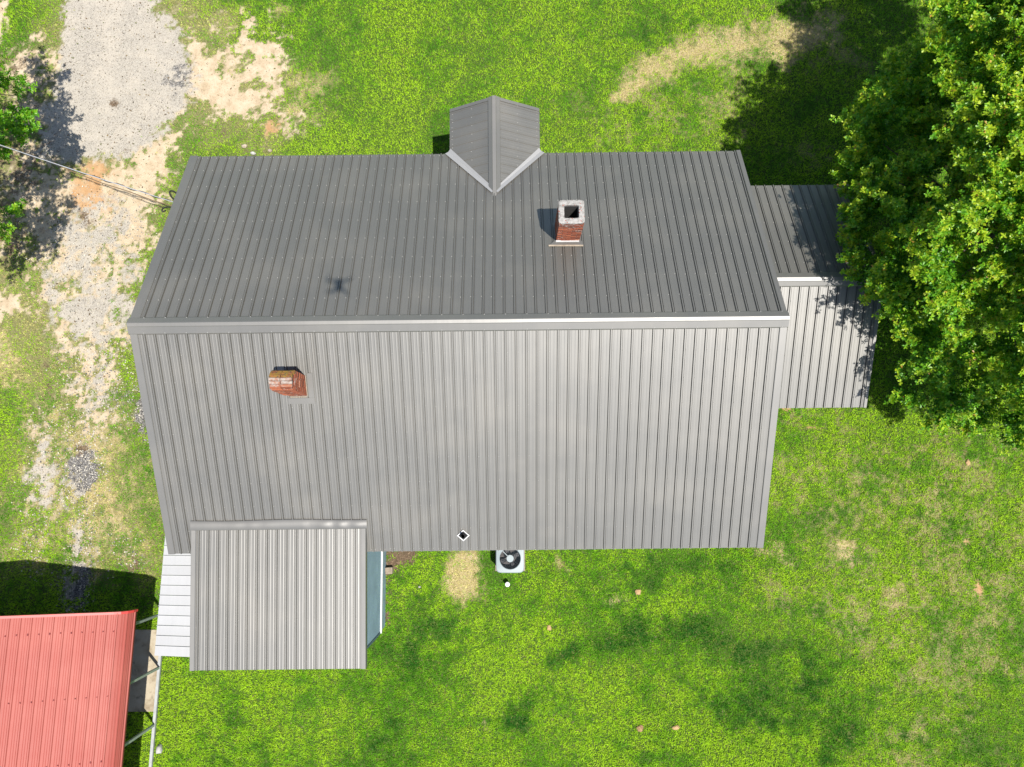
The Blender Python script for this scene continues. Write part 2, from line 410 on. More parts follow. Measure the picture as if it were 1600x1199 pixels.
# cream sand
poly('S', [(300, 80), (330, 90), (362, 70), (378, 25), (392, 28), (400, 55), (432, 70), (425, 95), (446, 105), (405, 125), (420, 165), (375, 190), (340, 172), (318, 150), (300, 160), (285, 190), (255, 200), (290, 130)], 7, 16, 1.0)
poly('S', [(255, 40), (300, 55), (330, 85), (305, 100), (280, 60)], 10, 24, 0.7)
poly('S', [(200, 225), (255, 215), (285, 200), (280, 240), (262, 280), (235, 320), (205, 330), (185, 330), (192, 270)], 12, 22, 0.9)
poly('S', [(180, 300), (210, 300), (208, 335), (182, 330)], 6, 10, 0.9)
poly('S', [(85, 270), (165, 262), (160, 320), (140, 370), (165, 370), (150, 400), (110, 440), (75, 425), (100, 390), (110, 340)], 8, 18, 0.85)
poly('S', [(84, 520), (95, 515), (108, 530), (122, 540), (120, 558), (108, 552), (92, 540)], 4, 8, 1.0)
poly('S', [(-60, 455), (10, 450), (48, 455), (30, 490), (8, 500), (-60, 520)], 9, 16, 0.85)
poly('S', [(190, 370), (212, 365), (210, 385), (192, 385)], 5, 10, 0.9)
poly('S', [(20, 300), (70, 280), (70, 310), (30, 320)], 9, 20, 0.8)
poly('S', [(-60, 30), (12, 0), (16, 40), (0, 70), (-60, 80)], 7, 14, 0.9)
poly('S', [(30, 55), (70, 45), (72, 70), (50, 72)], 8, 18, 0.6)
ell('S', 110, 35, 6, 4, 0, 4, 4, 0.5)
ell('S', 730, 870, 22, 8, 0, 6, 8, 0.3)
# orange clay
poly('C', [(98, 285), (130, 255), (165, 250), (180, 270), (162, 300), (160, 325), (130, 330), (115, 315)], 14, 12, 0.8)
ell('C', 103, 202, 11, 20, -15, 8, 8, 0.95)
ell('C', 425, 196, 14, 12, 0, 8, 12, 0.7); ell('C', 100, 308, 10, 40, 0, 10, 10, 0.3)
ell('C', 1268, 668, 14, 5, 5, 5, 6, 0.8); ell('C', 1532, 928, 6, 16, -15, 5, 5, 0.75); ell('C', 1513, 845, 5, 9, 0, 4, 5, 0.6)
ell('C', 1228, 640, 8, 3, 0, 4, 4, 0.7); ell('C', 62, 450, 30, 8, 0, 8, 8, 0.3)
# dark brown leaf litter
poly('M', [(602, 855), (650, 850), (655, 868), (640, 885), (618, 896), (606, 905), (600, 900)], 7, 9, 0.95)
poly('M', [(-60, 330), (60, 330), (75, 370), (30, 400), (-60, 420)], 20, 26, 0.5)
poly('M', [(-60, 70), (40, 80), (85, 180), (85, 250), (60, 320), (-60, 420)], 18, 30, 0.38)
poly('M', [(294, 100), (306, 95), (305, 140), (292, 160)], 8, 8, 0.5)
ell('M', 180, 163, 8, 7, 0, 3, 4, 0.9); ell('M', 126, 702, 10, 11, 0, 4, 5, 0.7)
ell('M', 133, 345, 16, 12, 30, 6, 10, 0.6); ell('M', 75, 600, 12, 40, 0, 12, 16, 0.4); ell('M', 95, 300, 12, 30, 0, 8, 14, 0.4)
ell('M', 605, 950, 4, 40, 0, 4, 4, 0.6); ell('M', 205, 885, 16, 16, 0, 8, 12, 0.6); ell('M', 200, 238, 6, 14, 0, 4, 8, 0.4)
ell('M', 350, 205, 22, 7, 0, 6, 10, 0.6)
# straw coloured dormant turf
poly('D', [(965, 150), (985, 115), (1040, 75), (1110, 55), (1180, 35), (1260, 15), (1320, 30), (1300, 70), (1200, 95), (1080, 95), (1020, 135), (985, 160)], 18, 26, 0.88)
poly('D', [(900, 170), (980, 140), (1160, 90), (1180, 220), (1050, 230), (950, 225), (900, 190)], 30, 44, 0.30)
poly('D', [(712, 862), (740, 870), (748, 905), (752, 935), (725, 942), (705, 925), (702, 890)], 8, 12, 0.95)
poly('D', [(1190, 640), (1640, 640), (1640, 1120), (1400, 1230), (1330, 1000), (1200, 880)], 50, 80, 0.30)
ell('D', 1325, 868, 24, 18, 30, 10, 14, 0.85); ell('D', 1215, 865, 30, 14, 20, 12, 14, 0.6); ell('D', 1400, 930, 20, 26, 0, 12, 18, 0.6)
ell('D', 880, 885, 16, 8, 20, 6, 9, 0.7); ell('D', 960, 938, 12, 8, 0, 6, 9, 0.7); ell('Y', 1130, 1080, 30, 45, -25, 20, 26, 0.9)
ell('D', 755, 1120, 8, 14, 0, 6, 9, 0.5); ell('D', 440, 15, 14, 8, 0, 6, 8, 0.6); ell('D', 1455, 785, 30, 40, 0, 20, 30, 0.5)
poly('D', [(470, 100), (520, 110), (500, 180), (440, 180), (440, 130)], 16, 22, 0.5)
poly('D', [(1250, 70), (1330, 60), (1360, 110), (1270, 120)], 20, 24, 0.35); ell('D', 1260, 240, 40, 22, 0, 16, 16, 0.4)
poly('D', [(-60, 480), (20, 520), (40, 560), (20, 590), (-60, 590)], 12, 20, 0.6)
# deep green bands
ring_ = [(806, 1125), (812, 1103), (822, 1075), (838, 1053), (865, 1038), (894, 1024), (925, 1010), (957, 994), (985, 988), (1014, 984), (1045, 982), (1077, 984), (1105, 998), (1127, 1012), (1152, 1022), (1195, 1008), (1240, 1009), (1266, 1040), (1280, 1066), (1291, 1091), (1300, 1115), (1303, 1140), (1298, 1165), (1291, 1190)]
for q_, (x_, y_) in enumerate(ring_): ell('L', x_, y_, 27, 20, 0, 14, 14, 0.85)
poly('L', [(1110, 1010), (1250, 1015), (1290, 1090), (1290, 1190), (1220, 1120), (1140, 1070)], 20, 26, 0.5)
poly('L', [(600, 990), (650, 930), (700, 960), (760, 960), (800, 1000), (740, 1020), (660, 1060), (590, 1060)], 30, 34, 0.6)
poly('L', [(950, 870), (1150, 860), (1170, 890), (1090, 920), (960, 920)], 26, 30, 0.5)
poly('L', [(330, -30), (420, -30), (390, 50), (340, 30)], 22, 26, 0.7)
poly('L', [(590, 60), (680, 60), (670, 120), (600, 110)], 28, 36, 0.45); poly('L', [(1000, 40), (1060, 20), (1090, 40), (1010, 80)], 20, 30, 0.5)
poly('L', [(250, 1160), (600, 1150), (600, 1240), (250, 1240)], 40, 60, 0.35); ell('L', 1500, 1140, 70, 40, 0, 40, 50, 0.5)
ell('L', 700, 195, 60, 25, 0, 20, 24, 0.35); ell('L', 1300, 800, 30, 50, 0, 20, 22, 0.35); ell('L', 1170, 1120, 90, 30, 20, 20, 20, 0.45)
# lime green turf
poly('Y', [(240, 1060), (440, 1060), (480, 1130), (400, 1230), (240, 1230)], 40, 60, 0.6)
poly('Y', [(760, 1030), (830, 1020), (830, 1060), (780, 1100), (740, 1080)], 24, 30, 0.8); ell('Y', 920, 1140, 90, 50, 0, 40, 50, 0.6)
poly('Y', [(480, 140), (700, 130), (700, 210), (520, 230)], 40, 50, 0.4); poly('Y', [(820, 180), (1150, 180), (1150, 260), (830, 250)], 30, 40, 0.5)
ell('Y', 1250, 60, 90, 25, 0, 20, 26, 0.3); ell('Y', 30, 780, 60, 90, 0, 40, 40, 0.5); ell('Y', 960, 950, 60, 30, 0, 20, 24, 0.4)
poly('Y', [(1250, 600), (1640, 600), (1640, 760), (1250, 760)], 40, 50, 0.35); ell('Y', 1100, 1160, 100, 50, 0, 30, 50, 0.5)
# wheel tracks strewn with loose pale stone
poly('P', [(100, 660), (160, 660), (160, 740), (150, 830), (138, 900), (136, 980), (96, 980), (98, 880), (108, 760)], 14, 16, 0.9)
poly('P', [(45, 660), (100, 650), (100, 740), (85, 830), (60, 900), (35, 890), (42, 760)], 14, 16, 0.55)
poly('P', [(100, 530), (215, 520), (225, 600), (190, 680), (110, 680)], 20, 24, 0.65)
poly('P', [(170, 840), (215, 830), (228, 890), (180, 900)], 10, 14, 0.55); poly('P', [(200, 600), (236, 600), (246, 700), (220, 700)], 10, 12, 0.5)
poly('P', [(20, 240), (240, 330), (215, 470), (180, 540), (60, 470), (20, 360)], 20, 30, 0.35)
poly('D', [(30, 650), (215, 640), (225, 900), (40, 900)], 30, 40, 0.42)
# green islands in the bare ground
def island(px, py, rx, ry, rot=0, s=1.0):
    ell('T', px, py, rx, ry, rot, 4, 9, s, 'SGC')
island(362, 100, 24, 22); island(388, 90, 10, 9); island(345, 40, 30, 30, 0, 0.8); island(175, 380, 18, 28, 0, 0.8); island(200, 415, 12, 10)
island(190, 310, 8, 6); island(397, 130, 7, 6); island(378, 137, 5, 5); island(128, 350, 14, 10); island(170, 500, 10, 20, 0, 0.8); island(84, 260, 12, 16); island(70, 340, 30, 40, 0, 0.6)

# broken mixture of sand, gravel and turf along the drive
poly('S', [(55, 235), (290, 230), (265, 300), (215, 480), (205, 600), (130, 610), (60, 500), (30, 400), (20, 300)], 20, 30, 0.60)
poly('G', [(80, 320), (200, 320), (225, 400), (205, 640), (130, 690), (100, 560), (70, 430)], 20, 30, 0.48)
poly('S', [(-60, 250), (70, 250), (110, 480), (60, 560), (-60, 520)], 24, 30, 0.34)
poly('S', [(95, 560), (190, 560), (200, 680), (160, 700), (90, 690)], 16, 26, 0.46)
poly('G', [(95, 680), (150, 690), (150, 960), (90, 960)], 12, 20, 0.46)
poly('S', [(40, 660), (95, 650), (100, 800), (60, 880), (35, 800)], 16, 26, 0.38)
poly('S', [(180, 860), (215, 850), (225, 900), (180, 915)], 10, 16, 0.3)
poly('C', [(80, 260), (200, 240), (190, 350), (100, 350)], 20, 26, 0.35); poly('C', [(-60, 380), (60, 400), (60, 480), (-60, 500)], 20, 26, 0.25)
poly('S', [(285, 20), (480, 40), (490, 200), (290, 220)], 22, 30, 0.42)
poly('S', [(10, 70), (108, 60), (100, 250), (90, 340), (10, 340)], 18, 26, 0.50)
CH['S'] = np.maximum(CH['S'], CH['T'] * 0.20)
for q_, k_ in enumerate('SGCKMD'):
    U = (fbm(fx, fy, 0.8, 140 + 7 * q_, 3) - .5) * 0.7 + (fbm(fx, fy, 0.30, 141 + 7 * q_, 3) - .5) * 0.8 + (vnoise(fx, fy, 0.09, 142 + 7 * q_) - .5) * 0.75
    U = np.argsort(np.argsort(U)) / U.size
    wv_ = dict(S=.75, G=.9, C=1.3, K=.7, M=1.1, D=1.2)[k_]
    CH[k_] = np.clip((CH[k_] * (1 + wv_) - U) / wv_, 0, 1)
gs = fbm(fx, fy, 0.35, 31, 4)
bare = np.clip(CH['G'] + CH['S'] + CH['C'] + CH['K'] + 0.8 * CH['M'], 0, 1)
GRASS_DENS = np.clip(1 - bare * 1.02, 0, 1) * (1 - 0.45 * CH['T'])
verts = np.stack([fx, fy, (fbm(fx, fy, 2.5, 77, 3) - 0.5) * 0.03 - 0.015], 1)
ny, nx = shape
idx = np.arange(nx * ny).reshape(ny, nx)
quads = np.stack([idx[:-1, :-1], idx[:-1, 1:], idx[1:, 1:], idx[1:, :-1]], -1).reshape(-1, 4)
me = bpy.data.meshes.new('lawn_ground')
me.vertices.add(len(verts)); me.vertices.foreach_set('co', verts.astype(np.float32).ravel())
me.loops.add(len(quads) * 4); me.loops.foreach_set('vertex_index', quads.astype(np.int32).ravel())
me.polygons.add(len(quads)); me.polygons.foreach_set('loop_start', np.arange(0, len(quads) * 4, 4, dtype=np.int32))
for nm, ks in (('mask_a', 'GSCM'), ('mask_b', 'DMKT')):
    a_ = me.attributes.new(nm, 'FLOAT_COLOR', 'POINT')
    c4 = np.ones((fx.size, 4), np.float32)
    for i, k in enumerate(ks[:3]): c4[:, i] = CH[k]
    if nm == 'mask_b': c4[:, 0] = np.clip(CH['D'] + 0.55 * CH['T'], 0, 1)
    a_.data.foreach_set('color', c4.ravel())
q_ = (np.stack([fx, fy, np.full(fx.size, -CAM_H)], 1)) @ R_NP
qx, qy = 800 - F * q_[:, 0] / q_[:, 2], 599.5 + F * q_[:, 1] / q_[:, 2]
outside = np.maximum(np.maximum(-140 - qx, qx - 1740), np.maximum(-140 - qy, qy - 1330))
a_ = me.attributes.new('turf', 'FLOAT', 'POINT'); a_.data.foreach_set('value', sstep(-40, 15, outside).astype(np.float32))
me.update(calc_edges=True)
tag(link('lawn_ground', me, None, M_GROUND), 'grassy yard with bare sandy and gravelly drive on the left', kind='structure')

# ------------------------------------------------------------------ HOUSE numbers (metres, in the house's own frame)
ZE, ZR = 3.286, 5.669
YN, YR, YS = 8.370, 3.437, -1.612
XL, XR = -8.184, 5.933
house = empty('house', (0, 0, 0), PS)
tag(house, 'long house under grey ribbed metal roofs with two brick chimneys', 'house')

RIB = 0.2286
def profile(n_ribs, rib_h=0.024, minor=0.0016, groove=0.014):
    pts = []
    for k in range(n_ribs):
        c = k * RIB
        pts += [(c - 0.037, 0.0), (c - 0.035, -groove * 1.5), (c - 0.021, -groove * 1.5), (c - 0.017, 0.002), (c - 0.011, rib_h), (c + 0.011, rib_h), (c + 0.017, 0.002), (c + 0.021, -groove), (c + 0.030, -groove), (c + 0.032, 0.0)]
        for q in (0.076, 0.152):
            pts += [(c + q - 0.016, 0), (c + q - 0.006, minor), (c + q + 0.006, minor), (c + q + 0.016, 0)]
    pts.append((n_ribs * RIB - 0.037, 0.0))
    return pts
def roof_slope(name, O, U, V, width, length, first_rib, mat=None, clips=(), deck_t=0.07, rows=None, screw_mat=None, label=None, deck_poly=None, screw_skip=None, rib_h=0.024):
    """One roof slope: a deck (the part) that carries each ribbed sheet, O = lower corner, U along the eave, V up the slope."""
    U, V = Vector(U).normalized(), Vector(V).normalized(); n = U.cross(V).normalized()
    M = Matrix((( U.x, V.x, n.x, O[0]), (U.y, V.y, n.y, O[1]), (U.z, V.z, n.z, O[2]), (0, 0, 0, 1)))
    Mi = M.inverted()
    bm = bmesh.new()
    if deck_poly is None: deck_poly = [(0.004, 0.004), (width - 0.004, 0.004), (width - 0.004, length), (0.004, length)]
    add_prism(bm, [(u, v, -deck_t) for u, v in deck_poly], (0, 0, deck_t - 0.025))
    deck = bm_obj(name, bm, M_DECK, house); deck.matrix_local = M
    if label: deck['label'] = label
    lc = [(Mi @ Vector(p), (Mi.to_3x3() @ Vector(nn))) for p, nn in clips]
    shared = None
    start = first_rib - 4 * RIB * math.ceil((first_rib + 0.037) / (4 * RIB))
    u0 = start
    while u0 - 0.037 < width - 0.01:
        full = (u0 - 0.037 >= 0) and (u0 + 4 * RIB - 0.037 <= width) and not lc
        if full and shared is not None:
            o = link('roof_panel', shared, deck)
        else:
            bm = bmesh.new()
            add_sheet(bm, [(x, 0, z) for x, z in profile(4, rib_h, groove=.014 if rib_h > .02 else .002)], (0, length, 0))
            if not full:
                cl = [(Vector((-u0, 0, 0)), Vector((-1, 0, 0))), (Vector((width - u0, 0, 0)), Vector((1, 0, 0)))]
                cl += [(p - Vector((u0, 0, 0)), nn) for p, nn in lc]
                for p, nn in cl:
                    bmesh.ops.bisect_plane(bm, geom=list(bm.verts) + list(bm.edges) + list(bm.faces), plane_co=p, plane_no=nn, clear_outer=True)
            if not bm.faces: bm.free(); u0 += 4 * RIB; continue
            me = bpy.data.meshes.new('roof_panel')
            for f in bm.faces:
                if f.normal.z < 0: f.normal_flip()
            bm.to_mesh(me); bm.free(); me.materials.append(mat or M_ROOF)
            o = link('roof_panel', me, deck)
            if full: shared = me
        o.location = (u0, 0, 0.0)
        u0 += 4 * RIB
    if rows:
        bm = bmesh.new(); rr = random.Random(3)
        for v in rows:
            u = first_rib - RIB * math.floor(first_rib / RIB)
            while u < width - 0.05:
                for du in ((-0.045, 0.045) if v == rows[0] else (0.045,)):
                    p = Vector((u + du + rr.uniform(-.008, .008), v + rr.uniform(-.012, .012), 0.001))
                    if all((p - q).dot(nn) < -0.05 for q, nn in lc) and not (screw_skip and screw_skip(p)) and 0.05 < p.x < width - 0.05:
                        r = bmesh.ops.create_cone(bm, cap_ends=True, segments=6, radius1=0.009, radius2=0.006, depth=0.012)
                        for q in r['verts']: q.co += p + Vector((0, 0, 0.006))
                u += RIB
        s = bm_obj('screw', bm, screw_mat or M_SCREW, deck); tag(s, kind='stuff')
    return deck, M

def on_slope(deck_M, u, v, w_=0.0): return deck_M @ Vector((u, v, w_))
def strip(name, mat, parent, poly3, thick, n):
    """a sheet-metal strip: polygon with thickness along n"""
    bm = bmesh.new(); add_prism(bm, [Vector(p) for p in poly3], Vector(n) * thick); return bm_obj(name, bm, mat, parent)

mN = (ZR - ZE) / (YN - YR); mS = (ZR - ZE) / (YR - YS)
LN = math.hypot(YN - YR, ZR - ZE); LS = math.hypot(YR - YS, ZR - ZE)
def zN(y): return ZE + (YN - y) * mN
def zS(y): return ZE + (y - YS) * mS
rowsN = [0.07] + [0.55 + 0.61 * k for k in range(8)]
rowsS = [0.07] + [0.60 + 0.61 * k for k in range(8)]
# --- walls
def shell(name, x0, x1, y0, y1, z0, zeave, zridge=None, yr=None, mat=None):
    bm = bmesh.new()
    if zridge: pts = [(x0, y0, z0), (x0, y1, z0), (x0, y1, zeave), (x0, yr, zridge), (x0, y0, zeave)]
    else: pts = [(x0, y0, z0), (x0, y1, z0), (x0, y1, zeave), (x0, y0, zeave)]
    add_prism(bm, pts, (x1 - x0, 0, 0)); return bm_obj(name, bm, mat or M_SIDING, house)
shell('wall', XL + .33, XR - .33, YS + .4, YN - .4, -0.05, ZE + .05, ZR - .12, YR)
# --- main roof, two slopes
V_N = Vector((0, YR - YN, ZR - ZE)); V_S = Vector((0, YR - YS, ZR - ZE))
cut_n = lambda p: False
NW = XR - XL
# north slope runs with U = -x so that the normal points up
deckN, MN_ = roof_slope('roof_slope', (XR, YN, ZE), (-1, 0, 0), V_N, NW, LN, 0.135, rows=rowsN,
    screw_skip=lambda p: (abs(p.x - (XR + 0.37)) < 1.1 - max(0, p.y) * 0.75) or (abs(p.x - (XR - 1.335)) < 0.36 and 2.4 < p.y < 3.3))
deckS, MS_ = roof_slope('roof_slope', (XL, YS, ZE), (1, 0, 0), V_S, NW, LS, NW - 0.115 - 61 * RIB, rows=rowsS,
    screw_skip=lambda p: (p.y < 0.72 and 0.6 < p.x < 4.75) or (abs(p.x - (XL * -1 - 4.76)) < 0.36 and 3.7 < p.y < 4.6))
nN = V_N.cross(Vector((1, 0, 0))).normalized() * -1
nN = Vector((0, mN, 1)).normalized(); nS = Vector((0, -mS, 1)).normalized()
# rake trims (folded metal): a flange on the slope and a face down the gable
def rake(x_out, inward, y0, z0, y1, z1, nrm, parent=None, wd=0.15, drop=0.16, lift=0.027, mat=None, y_ext=0.0):
    a, b = Vector((x_out, y0, z0)), Vector((x_out, y1, z1)); i = Vector((inward, 0, 0)); nrm = Vector(nrm)
    d = (b - a).normalized() * y_ext; a = a - d
    bm = bmesh.new()
    prof = [a + i * wd + nrm * (lift - .012), a + i * (wd - .012) + nrm * lift, a - i * .006 + nrm * (lift + .004), a - i * .012 + nrm * (lift - .004), a - i * .010 - nrm * drop, a - i * .002 - nrm * drop, a - i * .002 + nrm * (lift - .008), a + i * wd + nrm * (lift - .018)]
    add_prism(bm, prof, b - a)
    return bm_obj('rake_trim', bm, mat or M_TRIM, parent or house)
rake(XL, 1, YN, ZE, YR, ZR, nN, wd=0.20); rake(XR, -1, YN, ZE, YR, ZR, nN, wd=0.10)
rake(XL, 1, YS, ZE, YR, ZR, nS, wd=0.15); rake(XR, -1, YS, ZE, YR, ZR, nS, wd=0.15)
# eave trims
for (y, z, sgn) in ((YN, ZE, 1), (YS, ZE, -1)):
    bm = bmesh.new(); add_box(bm, (XL, min(y - sgn * .03, y), z - .15), (XR, max(y - sgn * .03, y), z - .022)); bm_obj('eave_trim', bm, M_TRIM, house)
# ridge cap
def ridge_cap(x0, x1, yr, zr, m_n, m_s, wn=0.15, ws=0.22, lift=0.034, mat=None, flat=0.065, seams=0):
    """folded ridge cap: flange down each slope, rounded crown; a few overlapping lengths"""
    cn, cs = math.sqrt(1 + m_n ** 2), math.sqrt(1 + m_s ** 2)
    top = zr + 0.055
    prof = [(yr + wn, zr - wn * m_n + lift - .012), (yr + wn - .012, zr - (wn - .012) * m_n + lift + .006), (yr + .03, top - .012), (yr + .005, top), (yr - flat, top - flat * 0.34), (yr - flat - .01, zr - (flat + .01) * m_s + lift + .022), (yr - ws + .012, zr - (ws - .012) * m_s + lift + .010), (yr - ws, zr - ws * m_s + lift - .014)]
    low = [(y, z - .004) for y, z in prof[::-1]]
    out = []
    n = max(1, seams + 1); L = (x1 - x0) / n
    for k in range(n):
        bm = bmesh.new(); dz = 0.003 * (k % 2)
        add_prism(bm, [(x0 + k * L - (0.04 if k else 0), y, z + dz) for y, z in prof + low], (L + (0.04 if k else 0), 0, 0))
        out.append(bm_obj('ridge_cap', bm, mat or M_TRIM, house))
    return out
ridge_cap(XL - .03, XR + .03, YR, ZR, mN, mS, seams=4)
bm = bmesh.new()
for k in range(31):
    x = XL + .3 + k * RIB * 2
    for y, z in ((YR + .135, zN(YR + .135) + .045), (YR - .195, zS(YR - .195) + .045)):
        r = bmesh.ops.create_cone(bm, cap_ends=True, segments=6, radius1=.011, radius2=.007, depth=.014)
        for q in r['verts']: q.co += Vector((x, y, z))
tag(bm_obj('screw', bm, M_SCREW, house), kind='stuff')

# --- dormer-like porch gable on the north eave
DX, DW, DYF = -0.365, 1.160, 9.56
DR = zN(7.129) + 0.02                                       # ridge height
dm = (DR - ZE) / DW
y_meet = YN - (DR - ZE) / mN
for sgn in (-1, 1):
    V = Vector((-sgn * DW, 0, DR - ZE)); L = V.length
    U = (0, -1, 0) if sgn < 0 else (0, 1, 0)
    yb = YN - 0.02
    O = (DX + sgn * DW, DYF, ZE + .02) if sgn < 0 else (DX + sgn * DW, y_meet, ZE + .02)
    width = DYF - y_meet
    # valley plane: vertical plane through valley line (DX+sgn*DW, YN) - (DX, y_meet)
    p = Vector((DX + sgn * DW, YN, ZE)); q = Vector((DX, y_meet, DR)); dv = (q - p); nn = Vector((dv.y, -dv.x, 0)).normalized()
    if nn.y > 0: nn = -nn
    if sgn < 0: dp = [(0.004, 0.004), (DYF - YN, 0.004), (DYF - y_meet, L), (0.004, L)]
    else: dp = [(YN - y_meet, 0.004), (width - 0.004, 0.004), (width - 0.004, L), (0.0, L)]
    roof_slope('porch_roof', O, U, V, width, L, 0.10 if sgn < 0 else width - 0.12 - 0.0, clips=[(p, nn)], rows=[0.08, L * 0.5, L - 0.10], deck_poly=dp, rib_h=0.014)
    # bright valley flashing lying on both roofs
    nd = Vector((-sgn * -dm, 0, 1)).normalized() if False else Vector((sgn * dm, 0, 1)).normalized()
    dirv = dv.normalized(); side_d = nd.cross(dirv).normalized()
    if side_d.y < 0: side_d = -side_d
    side_m = nN.cross(dirv).normalized()
    if side_m.y > 0: side_m = -side_m
    a, b = p - dirv * .06, q + dirv * 0.0
    up = Vector((0, 0, .040))
    strip('valley_flashing', M_FLASH, house, [a + up, b + up, b + side_d * .03 + up * 1.1, a + side_d * .10 + up * 1.1], 0.004, (0, 0, 1))
    strip('valley_flashing', M_FLASH, house, [a + up * 1.05, a + side_m * .10 + up, b + side_m * .10 + up, b + up * 1.05], 0.004, (0, 0, 1))
    # front rake of the little gable
    bm = bmesh.new()
    a0, b0 = Vector((DX + sgn * DW, DYF, ZE + .045)), Vector((DX, DYF, DR + .045))
    add_prism(bm, [a0, a0 + Vector((0, .012, 0)), a0 + Vector((0, .012, -.14)), a0 + Vector((0, .0, -.14)), a0 + Vector((0, -.002, -.006)), a0 + Vector((0, -.07, -.006)), a0 + Vector((0, -.07, 0))], b0 - a0)
    bm_obj('rake_trim', bm, M_TRIM, house)
bm = bmesh.new()
zc = DR + .055
prof = [(-.15, -.15 * dm - .012 + .005), (-.145, -.145 * dm + .008), (-.055, -.012), (-.045, .006), (.045, .006), (.055, -.012), (.145, -.145 * dm + .008), (.15, -.15 * dm - .007)]
prof = prof + [(x, z - .004) for x, z in prof[::-1]]
add_prism(bm, [(DX + x, DYF + .012, zc + z) for x, z in prof], (0, y_meet - .16 - DYF, 0)); bm_obj('ridge_cap', bm, M_TRIM, house)
# gable front, posts and floor of the porch
bm = bmesh.new(); add_prism(bm, [(DX - DW + .12, DYF - .22, ZE - .12), (DX + DW - .12, DYF - .22, ZE - .12), (DX, DYF - .22, DR - .14)], (0, -.06, 0)); bm_obj('porch_gable', bm, M_SIDING, house)
for sgn in (-1, 1):
    bm = bmesh.new(); add_box(bm, (DX + sgn * 0.95 - .06, DYF - .32, 0.3), (DX + sgn * .95 + .06, DYF - .2, ZE - .08)); bm_obj('porch_post', bm, M_WHITE, house)
bm = bmesh.new(); add_box(bm, (DX - 1.05, YN - .39, -.05), (DX + 1.05, DYF - .14, .3)); bm_obj('porch_floor', bm, M_CONC, house)

# --- east wing (lower gable roof)
AXL, AXR, AN, AS_, AYR, AZE, AZR = XR - .30, 8.846, 7.595, 1.748, 4.70, 2.895, 4.25
amN, amS = (AZR - AZE) / (AN - AYR), (AZR - AZE) / (AYR - AS_)
LA_N, LA_S = math.hypot(AN - AYR, AZR - AZE), math.hypot(AYR - AS_, AZR - AZE)
aw = AXR - AXL
roof_slope('wing_roof', (AXR, AN, AZE), (-1, 0, 0), (0, AYR - AN, AZR - AZE), aw, LA_N, 0.13, rows=[0.07, .7, 1.35, 2.0, 2.7])
roof_slope('wing_roof', (AXL, AS_, AZE), (1, 0, 0), (0, AYR - AS_, AZR - AZE), aw, LA_S, aw - 0.13, rows=[0.07, .7, 1.35, 2.0, 2.7])
ridge_cap(AXL + .32, AXR + .02, AYR, AZR, amN, amS, wn=.15, ws=.19, flat=.075)
rake(AXR, -1, AN, AZE, AYR, AZR, Vector((0, amN, 1)).normalized(), wd=.09); rake(AXR, -1, AS_, AZE, AYR, AZR, Vector((0, -amS, 1)).normalized(), wd=.07)
shell('wing_wall', XR - .325, AXR - .25, AS_ + .3, AN - .3, -.05, AZE + .04, AZR - .1, AYR)
# beige flashing where the wing runs under the main rake
strip('side_flashing', plain('taupe_flashing', (0.21, 0.20, 0.165), .5, .2, var=.08), house, [(XR + .0, AN, AZE + .03), (XR + .20, AN, AZE + .03), (XR + .20, AYR + .14, AZR - .035), (XR + .0, AYR + .14, AZR - .035)], .004, (0, 0, 1))

# --- rear lean-to at the south-west corner
LX0, LX1, LYS, LYT, LZS, LZT = -7.525, -3.462, -4.262, -1.00, 3.33, 3.615
lm = (LZT - LZS) / (LYT - LYS); LL = math.hypot(LYT - LYS, LZT - LZS)
roof_slope('lean_to_roof', (LX0, LYS, LZS), (1, 0, 0), (0, LYT - LYS, LZT - LZS), LX1 - LX0, LL, .155, rows=[.07, 1.15, 2.1, 3.0])
nL = Vector((0, -lm, 1)).normalized()
rake(LX0, 1, LYS, LZS, LYT, LZT, nL, wd=.10); rake(LX1, -1, LYS, LZS, LYT, LZT, nL, wd=.11)
bm = bmesh.new(); add_box(bm, (LX0, LYS, LZS - .15), (LX1, LYS + .03, LZS - .022)); bm_obj('eave_trim', bm, M_TRIM, house)
# dented apron flashing over the joint
def apron():
    bm = bmesh.new(); n = 60; rows_ = []
    for j, (dy, dz) in enumerate(((.17, .0), (.155, .018), (.06, .026), (-.04, .024), (-.055, .0))):
        row = []
        for i in range(n + 1):
            x = LX0 - .02 + (LX1 - LX0 + .06) * i / n
            y = LYT + dy + .012 * math.sin(x * 2.1) * (j < 2)
            zm = max(zS(y), LZT + (y - LYT) * lm) + .028
            dent = .010 * math.sin(x * 9.0 + 3 * math.sin(x * 3.1)) * (1 if x > -4.8 else .3) if j in (2, 3) else 0
            row.append(bm.verts.new((x, y, zm + dz + dent)))
        rows_.append(row)
    for A, B in zip(rows_, rows_[1:]):
        for i in range(n): bm.faces.new((A[i], A[i + 1], B[i + 1], B[i]))
    me = bpy.data.meshes.new('apron_flashing')
    for f in bm.faces:
        f.normal_update(); f.smooth = True
        if f.normal.z < 0: f.normal_flip()
    bm.to_mesh(me); bm.free()
    return link('apron_flashing', me, house, M_TRIM)
apron()
